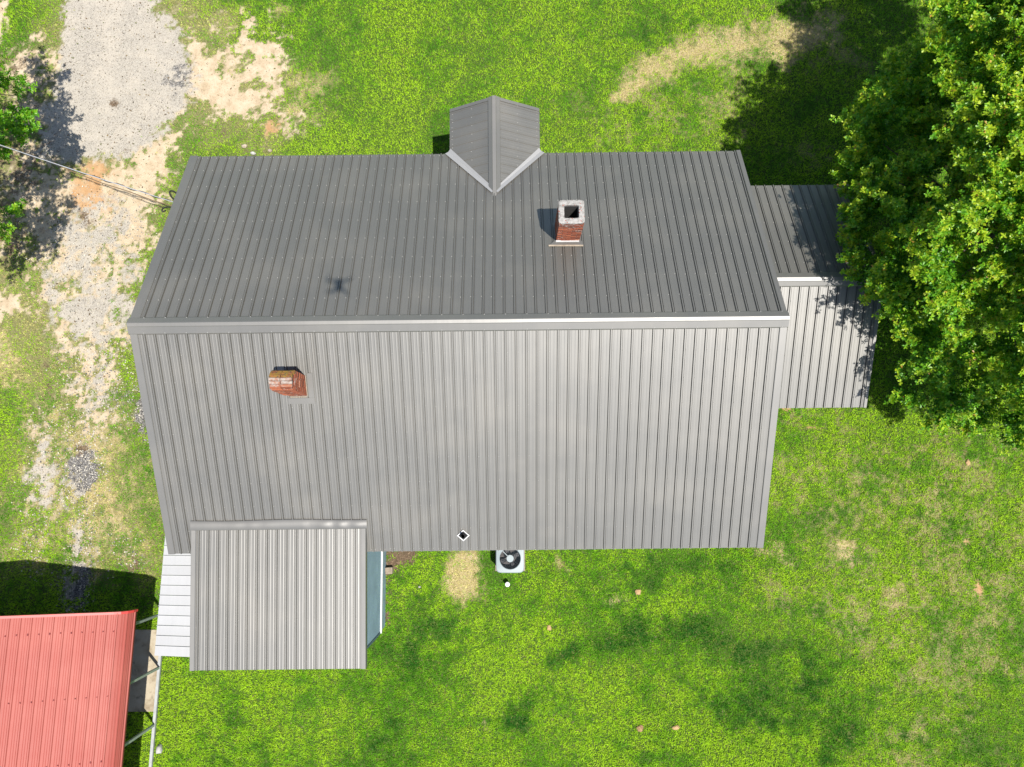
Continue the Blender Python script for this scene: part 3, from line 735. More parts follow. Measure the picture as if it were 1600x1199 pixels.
# walls of the lean-to: shell, lapped boards on the east face, white skirt board, foundation skirting
WX, WYS = -3.60, -3.975
shell('lean_to_wall', LX0 + .16, WX - .03, WYS + .03, YS + .42, .0, LZS - .06)
bm = bmesh.new(); nb = 21; zb0 = .84; hb = (LZS - .10 - zb0) / nb
for k in range(nb):
    z = zb0 + k * hb
    add_prism(bm, [(WX - .03, WYS, z), (WX + .013, WYS, z), (WX + .002, WYS, z + hb - .002), (WX - .03, WYS, z + hb - .002)], (0, YS + .4 - WYS, 0))
tag(bm_obj('lapped_siding', bm, M_SIDING, house), kind='stuff')
bm = bmesh.new(); add_box(bm, (WX - .03, WYS - .01, .74), (WX + .05, YS + .4, .835), bevel=.004); bm_obj('skirt_board', bm, M_WHITE, house)
bm = bmesh.new(); add_box(bm, (WX - .06, WYS + .02, -.05), (WX - .002, YS + .4, .735)); bm_obj('skirting', bm, M_SKIRT, house)
bm = bmesh.new(); add_box(bm, (WX - .035, WYS - .02, .84), (WX + .022, WYS + .03, LZS - .10)); bm_obj('corner_board', bm, plain('dark_blue_trim', (.07, .11, .15), .6), house)

# --- white pan awning on the west side of the lean-to
aw0, aw1 = Vector((-8.71, -1.25, 2.45)), Vector((-8.81, -4.125, 2.45))
awn = bpy.data.meshes.new('awning_frame')
bm = bmesh.new(); add_bar(bm, aw0 + Vector((.05, 0, -.06)), aw1 + Vector((.05, 0, -.06)), .05)
add_bar(bm, aw1 + Vector((.06, .06, -.08)), aw1 + Vector((.06, .06, -2.45)), .05); add_bar(bm, aw0 + Vector((.06, -.06, -.08)), aw0 + Vector((.06, -.06, -2.45)), .05)
awning = bm_obj('awning', bm, M_WHITE, house); awning['label'] = 'white pan awning below the lean-to roof edge'
n_p = 12; inner_x, rise = -7.36, .28
for k in range(n_p):
    t0, t1 = k / n_p, (k + 1) / n_p
    a, b = aw0.lerp(aw1, t0), aw0.lerp(aw1, t1)
    if k == 0 or True:
        bm = bmesh.new()
        ai, bi = Vector((inner_x, a.y, a.z + rise)), Vector((inner_x, b.y, b.z + rise))
        g = Vector((0, .012, 0)); up = Vector((0, 0, .028))
        # pan: flat tray with a raised standing lip on its north edge
        lo = [a - g * 0 , a - g + up * 0]
        pr = [a + up, a + up - g, a - g * 1.3, b + g * .3, b + g * .3 - Vector((0, 0, .012)), a - Vector((0, 0, .012))]
        add_prism(bm, pr, ai - a)
        bm_obj('awning_panel', bm, M_AWN, awning)

# --- chimneys
BL, BH, BD, MJ = .200, .0635, .095, .011
def brick_mesh(l, name):
    bm = bmesh.new(); add_box(bm, (-l / 2, -BD / 2, 0), (l / 2, BD / 2, BH)); 
    bmesh.ops.bevel(bm, geom=list(bm.edges), offset=.005, segments=1, affect='EDGES')
    me = bpy.data.meshes.new('brick'); bmesh.ops.recalc_face_normals(bm, faces=bm.faces); bm.to_mesh(me); bm.free(); return me
def lay_course(parent, x0, x1, y0, y1, z, flip, mats, rr, meshes):
    """one ring of bricks round the stack"""
    def run(a, b, fixed, axis, out):
        L = b - a; n = max(1, round(L / (BL + MJ))); l = L / n - MJ
        for k in range(n):
            c = a + (k + .5) * L / n
            m = mats(rr, z)
            key = (round(l, 3), m.name)
            if key not in meshes:
                meshes[key] = brick_mesh(l, 'brick'); meshes[key].materials.append(m)
            o = link('brick', meshes[key], parent)
            j = rr.uniform(-.004, .004)
            if axis == 'x': o.location = (c, fixed + out * (-BD / 2 + j), z); o.rotation_euler = (0, 0, rr.uniform(-.012, .012))
            else: o.location = (fixed + out * (-BD / 2 + j), c, z); o.rotation_euler = (0, 0, math.pi / 2 + rr.uniform(-.012, .012))
    g = BD + MJ
    if flip:
        run(x0, x1 - g, y0, 'x', -1); run(x0 + g, x1, y1, 'x', 1); run(y0 + g, y1, x0, 'y', -1); run(y0, y1 - g, x1, 'y', 1)
    else:
        run(x0 + g, x1, y0, 'x', -1); run(x0, x1 - g, y1, 'x', 1); run(y0, y1 - g, x0, 'y', -1); run(y0 + g, y1, x1, 'y', 1)
# chimney with an open flue, north slope
cx0, cx1, cy0, cy1, ctop = 1.065, 1.612, 5.515, 6.035, 5.84
bm = bmesh.new(); i_ = .012
ho = .115
for (a, b, c, d) in ((cx0 + i_, cx1 - i_, cy0 + i_, cy0 + ho), (cx0 + i_, cx1 - i_, cy1 - ho, cy1 - i_), (cx0 + i_, cx0 + ho, cy0 + ho + .001, cy1 - ho - .001), (cx1 - ho, cx1 - i_, cy0 + ho + .001, cy1 - ho - .001)):
    add_box(bm, (a, c, 4.2), (b, d, ctop - .01))
chim = bm_obj('chimney', bm, M_MORTAR, house); chim['label'] = 'square brick chimney with open flue and white mortar top'
rr = random.Random(5); meshes = {}
zz = 4.36; f = False; nC = int((ctop - 4.36) / (BH + MJ)); zz = ctop - nC * (BH + MJ) - .004
for k in range(nC):
    frac = k / nC
    lay_course(chim, cx0, cx1, cy0, cy1, zz, f, (lambda r, z, fr=frac: M_BRICK_W if r.random() < (.12 + .75 * max(0, fr - .45) / .55) else M_BRICK), rr, meshes)
    zz += BH + MJ; f = not f
bm = bmesh.new()      # lumpy mortar wash on top, a ring round the flue
n = 40
def ring_pt(t, half_x, half_y, cx, cy, rnd=.0):
    a = 2 * math.pi * t; c, s = math.cos(a), math.sin(a); k = 1 / max(abs(c) / half_x, abs(s) / half_y); return Vector((cx + c * k, cy + s * k, 0))
ccx, ccy = (cx0 + cx1) / 2, (cy0 + cy1) / 2
hx, hy = (cx1 - cx0) / 2, (cy1 - cy0) / 2
levels = [(hx + .004, hy + .004, ctop - .03), (hx + .006, hy + .006, ctop + .008), (hx - .03, hy - .03, ctop + .026), (hx - .085, hy - .085, ctop + .030), (hx - .112, hy - .112, ctop + .022), (hx - .116, hy - .116, ctop - .06)]
rings = []
rj = random.Random(8); per = [rj.uniform(-.006, .006) for _ in range(n)]
for (ax, ay, z) in levels:
    rings.append([bm.verts.new(ring_pt((k + .5) / n, ax + per[k] * .7, ay + per[k] * .7, ccx, ccy) + Vector((0, 0, z + per[(k * 7) % n] * .8))) for k in range(n)])
for A, B in zip(rings, rings[1:] + rings[:1]):
    for k in range(n): bm.faces.new((A[k], A[(k + 1) % n], B[(k + 1) % n], B[k]))
bm_obj('mortar_cap', bm, M_CAP, chim)
bm = bmesh.new(); h2 = ho + .004
for (a, b, c, d) in ((cx0 + ho, cx1 - ho, cy0 + ho, cy0 + ho + .012), (cx0 + ho, cx1 - ho, cy1 - ho - .012, cy1 - ho), (cx0 + ho, cx0 + ho + .012, cy0 + ho + .013, cy1 - ho - .013), (cx1 - ho - .012, cx1 - ho, cy0 + ho + .013, cy1 - ho - .013)):
    add_box(bm, (a, c, 4.3), (b, d, ctop - .03))
add_box(bm, (cx0 + ho + .014, cy0 + ho + .014, 4.25), (cx1 - ho - .014, cy1 - ho - .014, 4.3))
bm_obj('flue', bm, M_FLUE, chim)
# back pan behind that chimney
P = lambda x, y, l=.03: Vector((x, y, zN(y) + l))
strip('chimney_flashing', M_TRIM, house, [P(.90, 5.40), P(1.685, 5.39), P(1.66, 5.515, .05), P(1.03, 5.515, .05)], .006, nN)
strip('sealant_bead', M_STONE, house, [P(.89, 5.375, .026), P(1.69, 5.365, .026), P(1.69, 5.395, .030), P(.89, 5.405, .030)], .014, nN)
strip('sealant_bead', M_WHITE, chim, [P(1.06, 5.485, .055), P(1.60, 5.485, .055), P(1.60, 5.513, .06), P(1.06, 5.513, .06)], .02, nN)
for sx in (cx0 - .045, cx1 + .005):
    strip('chimney_flashing', M_TRIM, house, [P(sx, 5.52), P(sx + .04, 5.52), P(sx + .04, 6.07), P(sx, 6.07)], .006, nN)

# arched brick chimney, south slope
ax0, ax1, ay0, ay1, asz = -5.008, -4.522, 1.930, 2.360, 5.885
bm = bmesh.new(); add_box(bm, (ax0 + i_, ay0 + i_, 4.4), (ax1 - i_, ay1 - i_, asz))
ymid, arad = (ay0 + ay1) / 2, (ay1 - ay0) / 2
arch_pts = [(ax0 + .03, ymid + (arad - .085) * math.cos(a), asz - .005 + (arad - .04) * .95 * math.sin(a)) for a in np.linspace(0, math.pi, 13)]
add_prism(bm, arch_pts, (ax1 - ax0 - .06, 0, 0))
chim2 = bm_obj('chimney', bm, plain('sooty_red_core', (.20, .06, .035), .95, var=.4, scale=20), house); chim2['label'] = 'arch-topped red brick chimney stained with yellow moss'
rr = random.Random(9); nC = int((asz - 4.85) / (BH + MJ)); zz = asz - nC * (BH + MJ); f = False
for k in range(nC):
    frac = k / nC
    lay_course(chim2, ax0, ax1, ay0, ay1, zz, f, (lambda r, z, fr=frac: M_BRICK_W if r.random() < (.08 + .5 * max(0, fr - .6)) else M_BRICK), rr, meshes)
    zz += BH + MJ; f = not f
na = 9
for k in range(na):
    a = math.pi * (k + .5) / na
    y, z = ymid - (arad - .042) * math.cos(a), asz + (arad - .035) * .95 * math.sin(a)
    for j in range(2):
        L = (ax1 - ax0) / 2; l = L - MJ
        m = M_BRICK_M if k >= 5 else (M_BRICK_WW if k in (3, 4) else (M_BRICK_W if k == 2 else M_BRICK))
        key = ('arch', round(l, 3), m.name)
        if key not in meshes:
            bm = bmesh.new(); wv = math.pi * (arad - .02) / na - .006
            add_box(bm, (-l / 2, -wv / 2, -.04), (l / 2, wv / 2, .04)); bmesh.ops.bevel(bm, geom=list(bm.edges), offset=.008, segments=1, affect='EDGES')
            me = bpy.data.meshes.new('brick'); bmesh.ops.recalc_face_normals(bm, faces=bm.faces); bm.to_mesh(me); bm.free(); me.materials.append(m); meshes[key] = me
        o = link('brick', meshes[key], chim2)
        o.location = (ax0 + (j + .5) * L + rr.uniform(-.01, .01), y, z + rr.uniform(-.006, .006)); o.rotation_euler = (math.pi / 2 - a, rr.uniform(-.03, .03), rr.uniform(-.02, .02))
Q = lambda x, y, l=.028: Vector((x, y, zS(y) + l))
bm = bmesh.new()
add_prism(bm, [Q(-4.95, 1.76), Q(-4.36, 1.76), Q(-4.36, 1.885), Q(-4.95, 1.885)], nS * .005)
bm_obj('chimney_flashing', bm, M_TRIM, house)
bm = bmesh.new(); add_prism(bm, [Q(-4.475, 1.887), Q(-4.36, 1.887), Q(-4.36, 2.40), Q(-4.475, 2.40)], nS * .005); bm_obj('chimney_flashing', bm, M_TRIM, house)
bm = bmesh.new(); add_prism(bm, [Q(-4.335, 2.50, .030), Q(-4.315, 2.50, .030), Q(-4.315, YR - .25, .030), Q(-4.335, YR - .25, .030)], nS * .022); bm_obj('sheet_lap', bm, M_TRIM, house)
strip('sealant_bead', M_STONE, house, [Q(ax1 + .004, 1.93, .03), Q(ax1 + .014, 1.93, .03), Q(ax1 + .014, 2.36, .03), Q(ax1 + .004, 2.36, .03)], .010, nS)
strip('sealant_bead', M_STONE, house, [Q(-4.90, 1.902, .03), Q(-4.53, 1.902, .03), Q(-4.53, 1.918, .03), Q(-4.90, 1.918, .03)], .012, nS)

# --- plumbing vent with diamond boot
vx, vy = -1.176, -1.232
e1 = Vector((1, 0, 0)); e2 = Vector((0, 1, mS)).normalized(); vc = Vector((vx, vy, zS(vy))) + nS * .026
def diamond(r): return [vc + e1 * r, vc + e2 * r, vc - e1 * r, vc - e2 * r]
bm = bmesh.new()
for k in range(4):
    a, b = diamond(.150)[k], diamond(.150)[(k + 1) % 4]; c, d = diamond(.118)[k], diamond(.118)[(k + 1) % 4]
    add_prism(bm, [a, b, d, c], nS * .008)
vent = bm_obj('roof_vent', bm, M_WHITE, house); vent['label'] = 'black rubber vent boot on a white bordered diamond base'
bm = bmesh.new(); add_prism(bm, diamond(.122), nS * .006)
seg = 16
prev = None
for rad, h in ((.085, .006), (.072, .03), (.055, .075), (.044, .085)):
    c = vc + nS * min(h, .03) + Vector((0, 0, max(0, h - .03)))
    ring = [bm.verts.new(c + e1 * rad * math.cos(2 * math.pi * k / seg) + (e2 if h < .05 else Vector((0, 1, 0))) * rad * math.sin(2 * math.pi * k / seg)) for k in range(seg)]
    if prev:
        for k in range(seg): bm.faces.new((prev[k], prev[(k + 1) % seg], ring[(k + 1) % seg], ring[k]))
    prev = ring
bm_obj('rubber_boot', bm, M_BLACK, vent)
bm = bmesh.new(); add_tube(bm, [vc + Vector((0, 0, -.1)), vc + Vector((0, 0, .20))], .041, 16, caps=False); add_tube(bm, [vc + Vector((0, 0, .0)), vc + Vector((0, 0, .20))], .034, 16, caps=False)
bm_obj('vent_pipe', bm, M_BLACK, vent)

# ------------------------------------------------------------------ AIR CONDITIONER
ac = empty('air_conditioner', (-.068, -2.075, 0)); tag(ac, 'pale grey square air conditioning unit with a round fan grille on the lawn', 'air conditioner')
hw, acz, fr = .383, .75, .285
def rsq(t, r, rad=.07):
    a = 2 * math.pi * t; c, s = math.cos(a), math.sin(a); p = 7.0
    k = (abs(c) ** p + abs(s) ** p) ** (-1 / p); return Vector((c * k * r, s * k * r, 0))
bm = bmesh.new(); n = 64; lv = [(hw - .015, .04), (hw - .012, acz - .05), (hw, acz - .045), (hw, acz - .012), (hw - .014, acz), ]
rings = [[bm.verts.new(rsq(k / n, r) + Vector((0, 0, z))) for k in range(n)] for r, z in lv]
circ = [[bm.verts.new((math.cos(2 * math.pi * k / n) * r, math.sin(2 * math.pi * k / n) * r, z)) for k in range(n)] for r, z in ((fr + .012, acz + .006), (fr, acz), (fr - .004, acz - .12))]
for A, B in zip(rings + circ, (rings + circ)[1:]):
    for k in range(n): bm.faces.new((A[k], A[(k + 1) % n], B[(k + 1) % n], B[k]))
cab = bm_obj('cabinet', bm, M_ACMETAL, ac)
bm = bmesh.new(); bmesh.ops.create_circle(bm, cap_ends=True, segments=40, radius=fr - .002, matrix=Matrix.Translation((0, 0, acz - .34))); 
add_tube(bm, [(0, 0, acz - .34), (0, 0, acz - .12)], fr - .003, 40, caps=False); bm_obj('shroud', bm, M_COIL, ac)
bm = bmesh.new()
for r in np.linspace(.115, fr - .008, 11):
    add_tube(bm, [(r * math.cos(a), r * math.sin(a), acz - .004 - .03 * (1 - r / fr)) for a in np.linspace(0, 2 * math.pi, 37)], .0024, 4, caps=False)
for k in range(8):
    a = math.pi / 4 * k + .2; add_tube(bm, [(.1 * math.cos(a), .1 * math.sin(a), acz - .03), (fr * math.cos(a), fr * math.sin(a), acz - .004)], .0035, 4)
bm_obj('fan_grille', bm, M_ACDARK, ac)
bm = bmesh.new(); bmesh.ops.create_cone(bm, cap_ends=True, segments=32, radius1=.105, radius2=.095, depth=.05, matrix=Matrix.Translation((0, 0, acz - .012))); bm_obj('motor_cover', bm, M_ACMETAL, ac)
bm = bmesh.new(); a = math.radians(135); add_bar(bm, (.08 * math.cos(a), .08 * math.sin(a), acz + .004), (fr * math.cos(a), fr * math.sin(a), acz + .004), .018); bm_obj('motor_strut', bm, M_ACMETAL, ac)
for k in range(4):
    a0 = k * math.pi / 2 + .5
    bm = bmesh.new(); cols = []
    for i in range(6):
        r = .06 + (fr - .085) * i / 5; da = .55 - .1 * i / 5
        cols.append([bm.verts.new((r * math.cos(a0 + da * s - .12 * i / 5), r * math.sin(a0 + da * s - .12 * i / 5), acz - .17 + .04 * s)) for s in (-.5, 0, .5)])
    for A, B in zip(cols, cols[1:]):
        for q in range(2): bm.faces.new((A[q], A[q + 1], B[q + 1], B[q]))
    bmesh.ops.solidify(bm, geom=list(bm.faces), thickness=.003); bm_obj('fan_blade', bm, plain('grey_fan_blade', (.16, .16, .17), .5) if k == 0 else bpy.data.materials['grey_fan_blade'], ac)
bm = bmesh.new(); add_box(bm, (-.42, -.42, -.03), (.42, .42, .038), bevel=.01); bm_obj('base_pad', bm, M_BLOCK, ac)
bm = bmesh.new()
for k in range(9):
    for sx, sy in ((1, 0), (-1, 0), (0, 1), (0, -1)):
        z = .10 + k * .066
        if sx: add_box(bm, (sx * (hw - .010) - .006, -.30, z), (sx * (hw - .010) + .006, .30, z + .02))
        else: add_box(bm, (-.30, sy * (hw - .010) - .006, z), (.30, sy * (hw - .010) + .006, z + .02))
tag(bm_obj('louvre', bm, M_ACMETAL, ac), kind='stuff')

# ------------------------------------------------------------------ white pipe beside it
pp = at(793, 911.5, .0)
pipe = empty('drain_pipe', pp); tag(pipe, 'short white capped pipe standing in the grass below the air conditioner', 'pipe')
bm = bmesh.new(); add_tube(bm, [(0, 0, -.05), (0, 0, .22)], .056, 20); bm_obj('pipe_shaft', bm, M_WHITE, pipe)
bm = bmesh.new(); add_tube(bm, [(0, 0, .20), (0, 0, .25), (0, 0, .262)], [.068, .068, .058], 20); add_box(bm, (-.02, -.02, .262), (.02, .02, .28)); bm_obj('pipe_cap', bm, M_WHITE, pipe)

# ------------------------------------------------------------------ CARPORT
cp = empty('carport', (-9.60, -3.235, 0), -0.022)      # origin: north end of its east eave
tag(cp, 'red ribbed metal carport on grey steel legs, at lower left', 'carport')
half, ez, L_c = 3.35, 1.82, 6.3
prof_c = []                      # east half: from the eave up over the bend to the ridge, in (x west of eave, z)
Rb = .46; slope = math.atan(.365)
prof_c.append((0.0, ez - .02)); 
a_end = math.pi / 2 - slope
for k in range(9):
    a = a_end * k / 8; prof_c.append((Rb - Rb * math.cos(a), ez + Rb * math.sin(a)))
lx, lz = prof_c[-1]; prof_c.append((half, lz + (half - lx) * math.tan(slope)))
pc = np.array(prof_c); sl = np.concatenate([[0], np.cumsum(np.hypot(*np.diff(pc, axis=0).T))])
def cp_pt(s):
    x = np.interp(s, sl, pc[:, 0]); z = np.interp(s, sl, pc[:, 1]); e = .02
    dx, dz = np.interp(s + e, sl, pc[:, 0]) - np.interp(s - e, sl, pc[:, 0]), np.interp(s + e, sl, pc[:, 1]) - np.interp(s - e, sl, pc[:, 1])
    l = math.hypot(dx, dz) or 1; return x, z, -dz / l, dx / l
tot = sl[-1]
for side in (1, -1):
    for k in range(math.ceil(tot / (4 * RIB))):
        s0 = k * 4 * RIB; s1 = min(tot, s0 + 4 * RIB)
        ss = sorted(set([s0, s1] + [round(s0 + j * RIB + o, 4) for j in range(4) for o in (.05, .068, .094, .112, .15, .158, .166, .20, .208, .216) if s0 + j * RIB + o < s1] + [s for s in sl if s0 < s < s1]))
        pr = []
        for s in ss:
            o = ((s - s0) % RIB); h = .020 if .067 < o < .095 else (.004 if (.155 < o < .161 or .205 < o < .211) else 0)
            x, z, nx_, nz_ = cp_pt(s); X = -(x + nx_ * h) if side == 1 else -(2 * half - x - nx_ * h)
            pr.append((X, 0, z + nz_ * h))
        bm = bmesh.new(); add_sheet(bm, pr, (0, -L_c, 0))
        for f_ in bm.faces:
            f_.normal_update()
            if f_.normal.z < 0: f_.normal_flip()
        me = bpy.data.meshes.new('roof_panel'); bm.to_mesh(me); bm.free(); me.materials.append(M_RED); link('roof_panel', me, cp)
bm = bmesh.new(); add_prism(bm, [(-half + .16, .01, lz + (half - lx - .16) * math.tan(slope) + .022), (-half, .01, lz + (half - lx) * math.tan(slope) + .035), (-half - .16, .01, lz + (half - lx - .16) * math.tan(slope) + .022), (-half, .01, lz + (half - lx) * math.tan(slope) + .025)], (0, -L_c - .02, 0)); bm_obj('ridge_cap', bm, M_RED, cp)
# darker red folded edge along the north end
for side in (1, -1):
    bm = bmesh.new(); ring = []
    for s in np.linspace(0, tot, 26):
        x, z, nx_, nz_ = cp_pt(s); f_ = lambda h: (-(x + nx_ * h)) if side == 1 else -(2 * half - x - nx_ * h)
        ring.append([bm.verts.new((f_(h), y, z + nz_ * h)) for h, y in ((.024, -.05), (.026, .008), (-.05, .012), (-.05, .004), (.018, .0), (.018, -.05))])
    for A, B in zip(ring, ring[1:]):
        for q in range(6): bm.faces.new((A[q], A[(q + 1) % 6], B[(q + 1) % 6], B[q]))
    bm_obj('end_trim', bm, plain('deep_red_trim', (.42, .04, .035), .5) if side == 1 else bpy.data.materials['deep_red_trim'], cp)
bm = bmesh.new()
for yrow in (-.45, -2.0, -3.5, -5.0, -6.1):
    for j in range(int(tot / RIB)):
        s = j * RIB + .13
        x, z, nx_, nz_ = cp_pt(s)
        if x < .25: continue
        r = bmesh.ops.create_cone(bm, cap_ends=True, segments=6, radius1=.018, radius2=.012, depth=.016)
        for q in r['verts']: q.co += Vector((-x - nx_ * .006, yrow + random.uniform(-.02, .02), z + nz_ * .006))
tag(bm_obj('screw', bm, M_SCREW_R, cp), kind='stuff')
for side in (1, -1):
    X = -.13 if side == 1 else -2 * half + .13
    bm = bmesh.new(); add_bar(bm, (X, .0, .05), (X, -L_c, .05), .075); bm_obj('base_rail', bm, M_RAIL, cp)
    for fy in (-.40, -1.86, -3.36, -4.86, -6.2):
        bm = bmesh.new(); add_bar(bm, (X, fy, .088), (X, fy, ez + .1), .06, (0, 1, 0)); bm_obj('leg', bm, M_GALV, cp)
for fy in (-.40, -1.86, -3.36, -4.86, -6.2):
    bm = bmesh.new(); pts = []
    for s in np.linspace(.12, tot, 16):
        x, z, nx_, nz_ = cp_pt(s); pts.append(Vector((-(x - nx_ * .045), fy, z - nz_ * .045)))
    for a, b in zip(pts, pts[1:]): add_bar(bm, a, b, .055, (0, 1, 0))
    for a, b in zip(pts, pts[1:]): add_bar(bm, Vector((-2 * half - a.x, a.y, a.z)), Vector((-2 * half - b.x, b.y, b.z)), .055, (0, 1, 0))
    bm_obj('rafter', bm, M_GALV, cp)
# concrete under the carport
c0, c1 = at(232, 984), at(232, 1112)
slab = []
bm = bmesh.new(); add_box(bm, (-15.6, c1.y, -.05), (-9.79, c0.y, .022), bevel=.006); tag(bm_obj('concrete_slab', bm, M_CONC), 'stained concrete floor under the red carport', kind='structure')

# ------------------------------------------------------------------ POWER CABLE
pc_ = empty('power_cable', at(268, 315, 3.7)); tag(pc_, 'thin overhead power cable running to the house past the drive', 'cable')
def rel(p): return Vector(p) - pc_.location
A0, A1 = at(268, 315, 3.7), at(0, 226, 4.9); dirc = (A1 - A0)
def tubeo(name, pts, r, mat, n=6):
    bm = bmesh.new(); add_tube(bm, [rel(p) for p in pts], r, n); return bm_obj(name, bm, mat, pc_)
inn = at(284, 320, 3.62)
def cab(t, off): return A0 + dirc * t + Vector((0, 0, -.25 * t * (1.2 - t) if t < 1.2 else 0)) + Vector(off)
ts = np.linspace(0, 3.6, 150)
tubeo('messenger_wire', [inn] + [cab(t, (0, 0, 0)) for t in ts], .010, M_WIRE)
tubeo('insulated_conductor', [inn + Vector((0, -.02, -.03))] + [cab(t, (.022 * math.cos(t * 42), .022 * math.sin(t * 42), -.02)) for t in ts if t > .02], .012, M_CABLE)
tubeo('insulated_conductor', [inn + Vector((0, -.08, -.08)), at(268, 321.5, 3.6), at(240, 314, 3.72), at(200, 299, 3.9), at(160, 286.5, 4.05), at(120, 271, 4.2), at(96, 261, 4.32), at(84, 254.5, 4.4)], .013, M_CABLE_BROWN)
def bez(p, n=14):
    p = [Vector(q) for q in p]; out = []
    for i in range(n + 1):
        t = i / n; q = list(p)
        while len(q) > 1: q = [a.lerp(b, t) for a, b in zip(q, q[1:])]
        out.append(q[0])
    return out
tubeo('drip_loop', bez([at(279, 305, 3.55), at(264, 291, 3.4), at(258, 300, 3.2), at(270, 314, 3.3), at(282, 318, 3.45)]), .021, M_CABLE, 8)
tubeo('drip_loop', bez([at(276, 327, 3.5), at(259, 319, 3.4), at(248, 326, 3.25), at(252, 334, 3.25), at(259, 329, 3.3)]), .020, M_CABLE, 8)

# ------------------------------------------------------------------ small things on the ground
def lump(name, px, py, rx, ry, h, mat, label, cat, group=None, seed=0, flat=False):
    p = at(px, py, 0); o = None
    bm = bmesh.new(); bmesh.ops.create_icosphere(bm, subdivisions=3, radius=1.0)
    r_ = random.Random(seed); ph = [r_.uniform(0, 6) for _ in range(6)]
    for v in bm.verts:
        c = v.co.copy(); k = 1 + .16 * math.sin(3.1 * c.x + ph[0]) * math.sin(2.7 * c.y + ph[1]) + .10 * math.sin(6 * c.y + ph[2]) * math.cos(5 * c.z + ph[3]) + .06 * math.sin(11 * c.x + ph[4])
        v.co = Vector((c.x * rx * k, c.y * ry * k, (max(c.z, -.35) * h * k) + (h * .2)))
    o = bm_obj(name, bm, mat, None, not flat); o.location = p
    tag(o, label, cat, group); return o
M_WSTONE = plain('white_stone', (.36, .35, .33), .9, var=.1, scale=20, bmp=.4)
lump('stone', 396, 240.5, .075, .045, .08, M_WSTONE, 'white stone at the north eave left of the porch gable', 'stone', 'stones by the north eave', 1)
lump('stone', 382, 229, .09, .06, .07, M_STONE, 'elongated tan stone lying in grass at the end of the sandy patch', 'stone', 'stones by the north eave', 2)
lump('stone', 422, 236, .065, .05, .06, M_STONE, 'small round tan stone in the grass right of the white stone', 'stone', 'stones by the north eave', 3)
lump('stone', 250, 1170, .085, .125, .12, M_WSTONE, 'large white stone in grass beside the carport base rail', 'stone', None, 4)
lump('stone', 655.5, 917, .035, .03, .04, M_WSTONE, 'tiny white pebble on lawn below the brown litter patch', 'stone', None, 5)
G_ = 'tan dirt mounds scattered over the back lawn'
lump('dirt_mound', 997, 925, .095, .085, .035, M_MOUND, 'round tan dirt mound nearest the south eave of the house', 'dirt mound', G_, 6)
lump('dirt_mound', 858, 981, .065, .085, .03, M_MOUND, 'upright tan dirt mound below right of the air conditioner', 'dirt mound', G_, 7)
lump('dirt_mound', 1512, 723, .06, .085, .035, M_MOUND, 'orange tan dirt mound on the lawn below the big tree', 'dirt mound', G_, 8)
lump('dirt_mound', 1000, 1138, .10, .09, .03, plain('brown_dirt', (.25, .15, .08), .95, var=.4, scale=26, bmp=.8), 'brown dirt mound near the bottom edge, left one of a pair', 'dirt mound', G_, 9)
lump('dirt_mound', 1056, 1137, .10, .06, .03, M_MOUND, 'tan dirt mound near the bottom edge, right one of a pair', 'dirt mound', G_, 10)
bm = bmesh.new(); add_box(bm, (-.10, -.09, -.03), (.10, .09, .17), bevel=.012); add_box(bm, (-.05, -.045, .1701), (.05, .045, .178))
b_ = bm_obj('concrete_block', bm, M_BLOCK); b_.location = at(609, 891, .0); b_.rotation_euler = (0, 0, .06); tag(b_, 'beige concrete block against the blue wall of the lean-to', 'block')

# ------------------------------------------------------------------ DRONE that throws the small shadow on the roof
dr = empty('drone', (0, -.03, CAM_H + .10)); dr.scale = (1.22, 1.22, 1.0); tag(dr, 'small grey quadcopter hovering above the house', 'drone')
bm = bmesh.new(); add_box(bm, (-.065, -.12, -.03), (.065, .11, .04), bevel=.015); bm_obj('body', bm, M_DRONE, dr)
for k, (x, y, z) in enumerate(((.19, .085, .02), (-.19, .085, .02), (.14, -.14, .0), (-.14, -.14, .0))):
    bm = bmesh.new(); add_tube(bm, [(math.copysign(.04, x), y * .5, z), (x, y, z + .01)], [.024, .020], 8); bm_obj('arm', bm, M_DRONE, dr)
    bm = bmesh.new(); add_tube(bm, [(x, y, z - .01), (x, y, z + .045)], .028, 12); bm_obj('motor', bm, M_DRONE, dr)
    bm = bmesh.new(); a = .4 + k * .9; d = Vector((math.cos(a), math.sin(a), 0)); e = Vector((-d.y, d.x, 0)); c = Vector((x, y, z + .05))
    for s in (1, -1): add_prism(bm, [c + d * .008 * s + e * .009, c + d * .05 * s + e * .014, c + d * .115 * s + e * .004, c + d * .115 * s - e * .006, c + d * .05 * s - e * .009, c + d * .008 * s - e * .006], (0, 0, .002))
    bm_obj('propeller', bm, M_DRONE, dr)

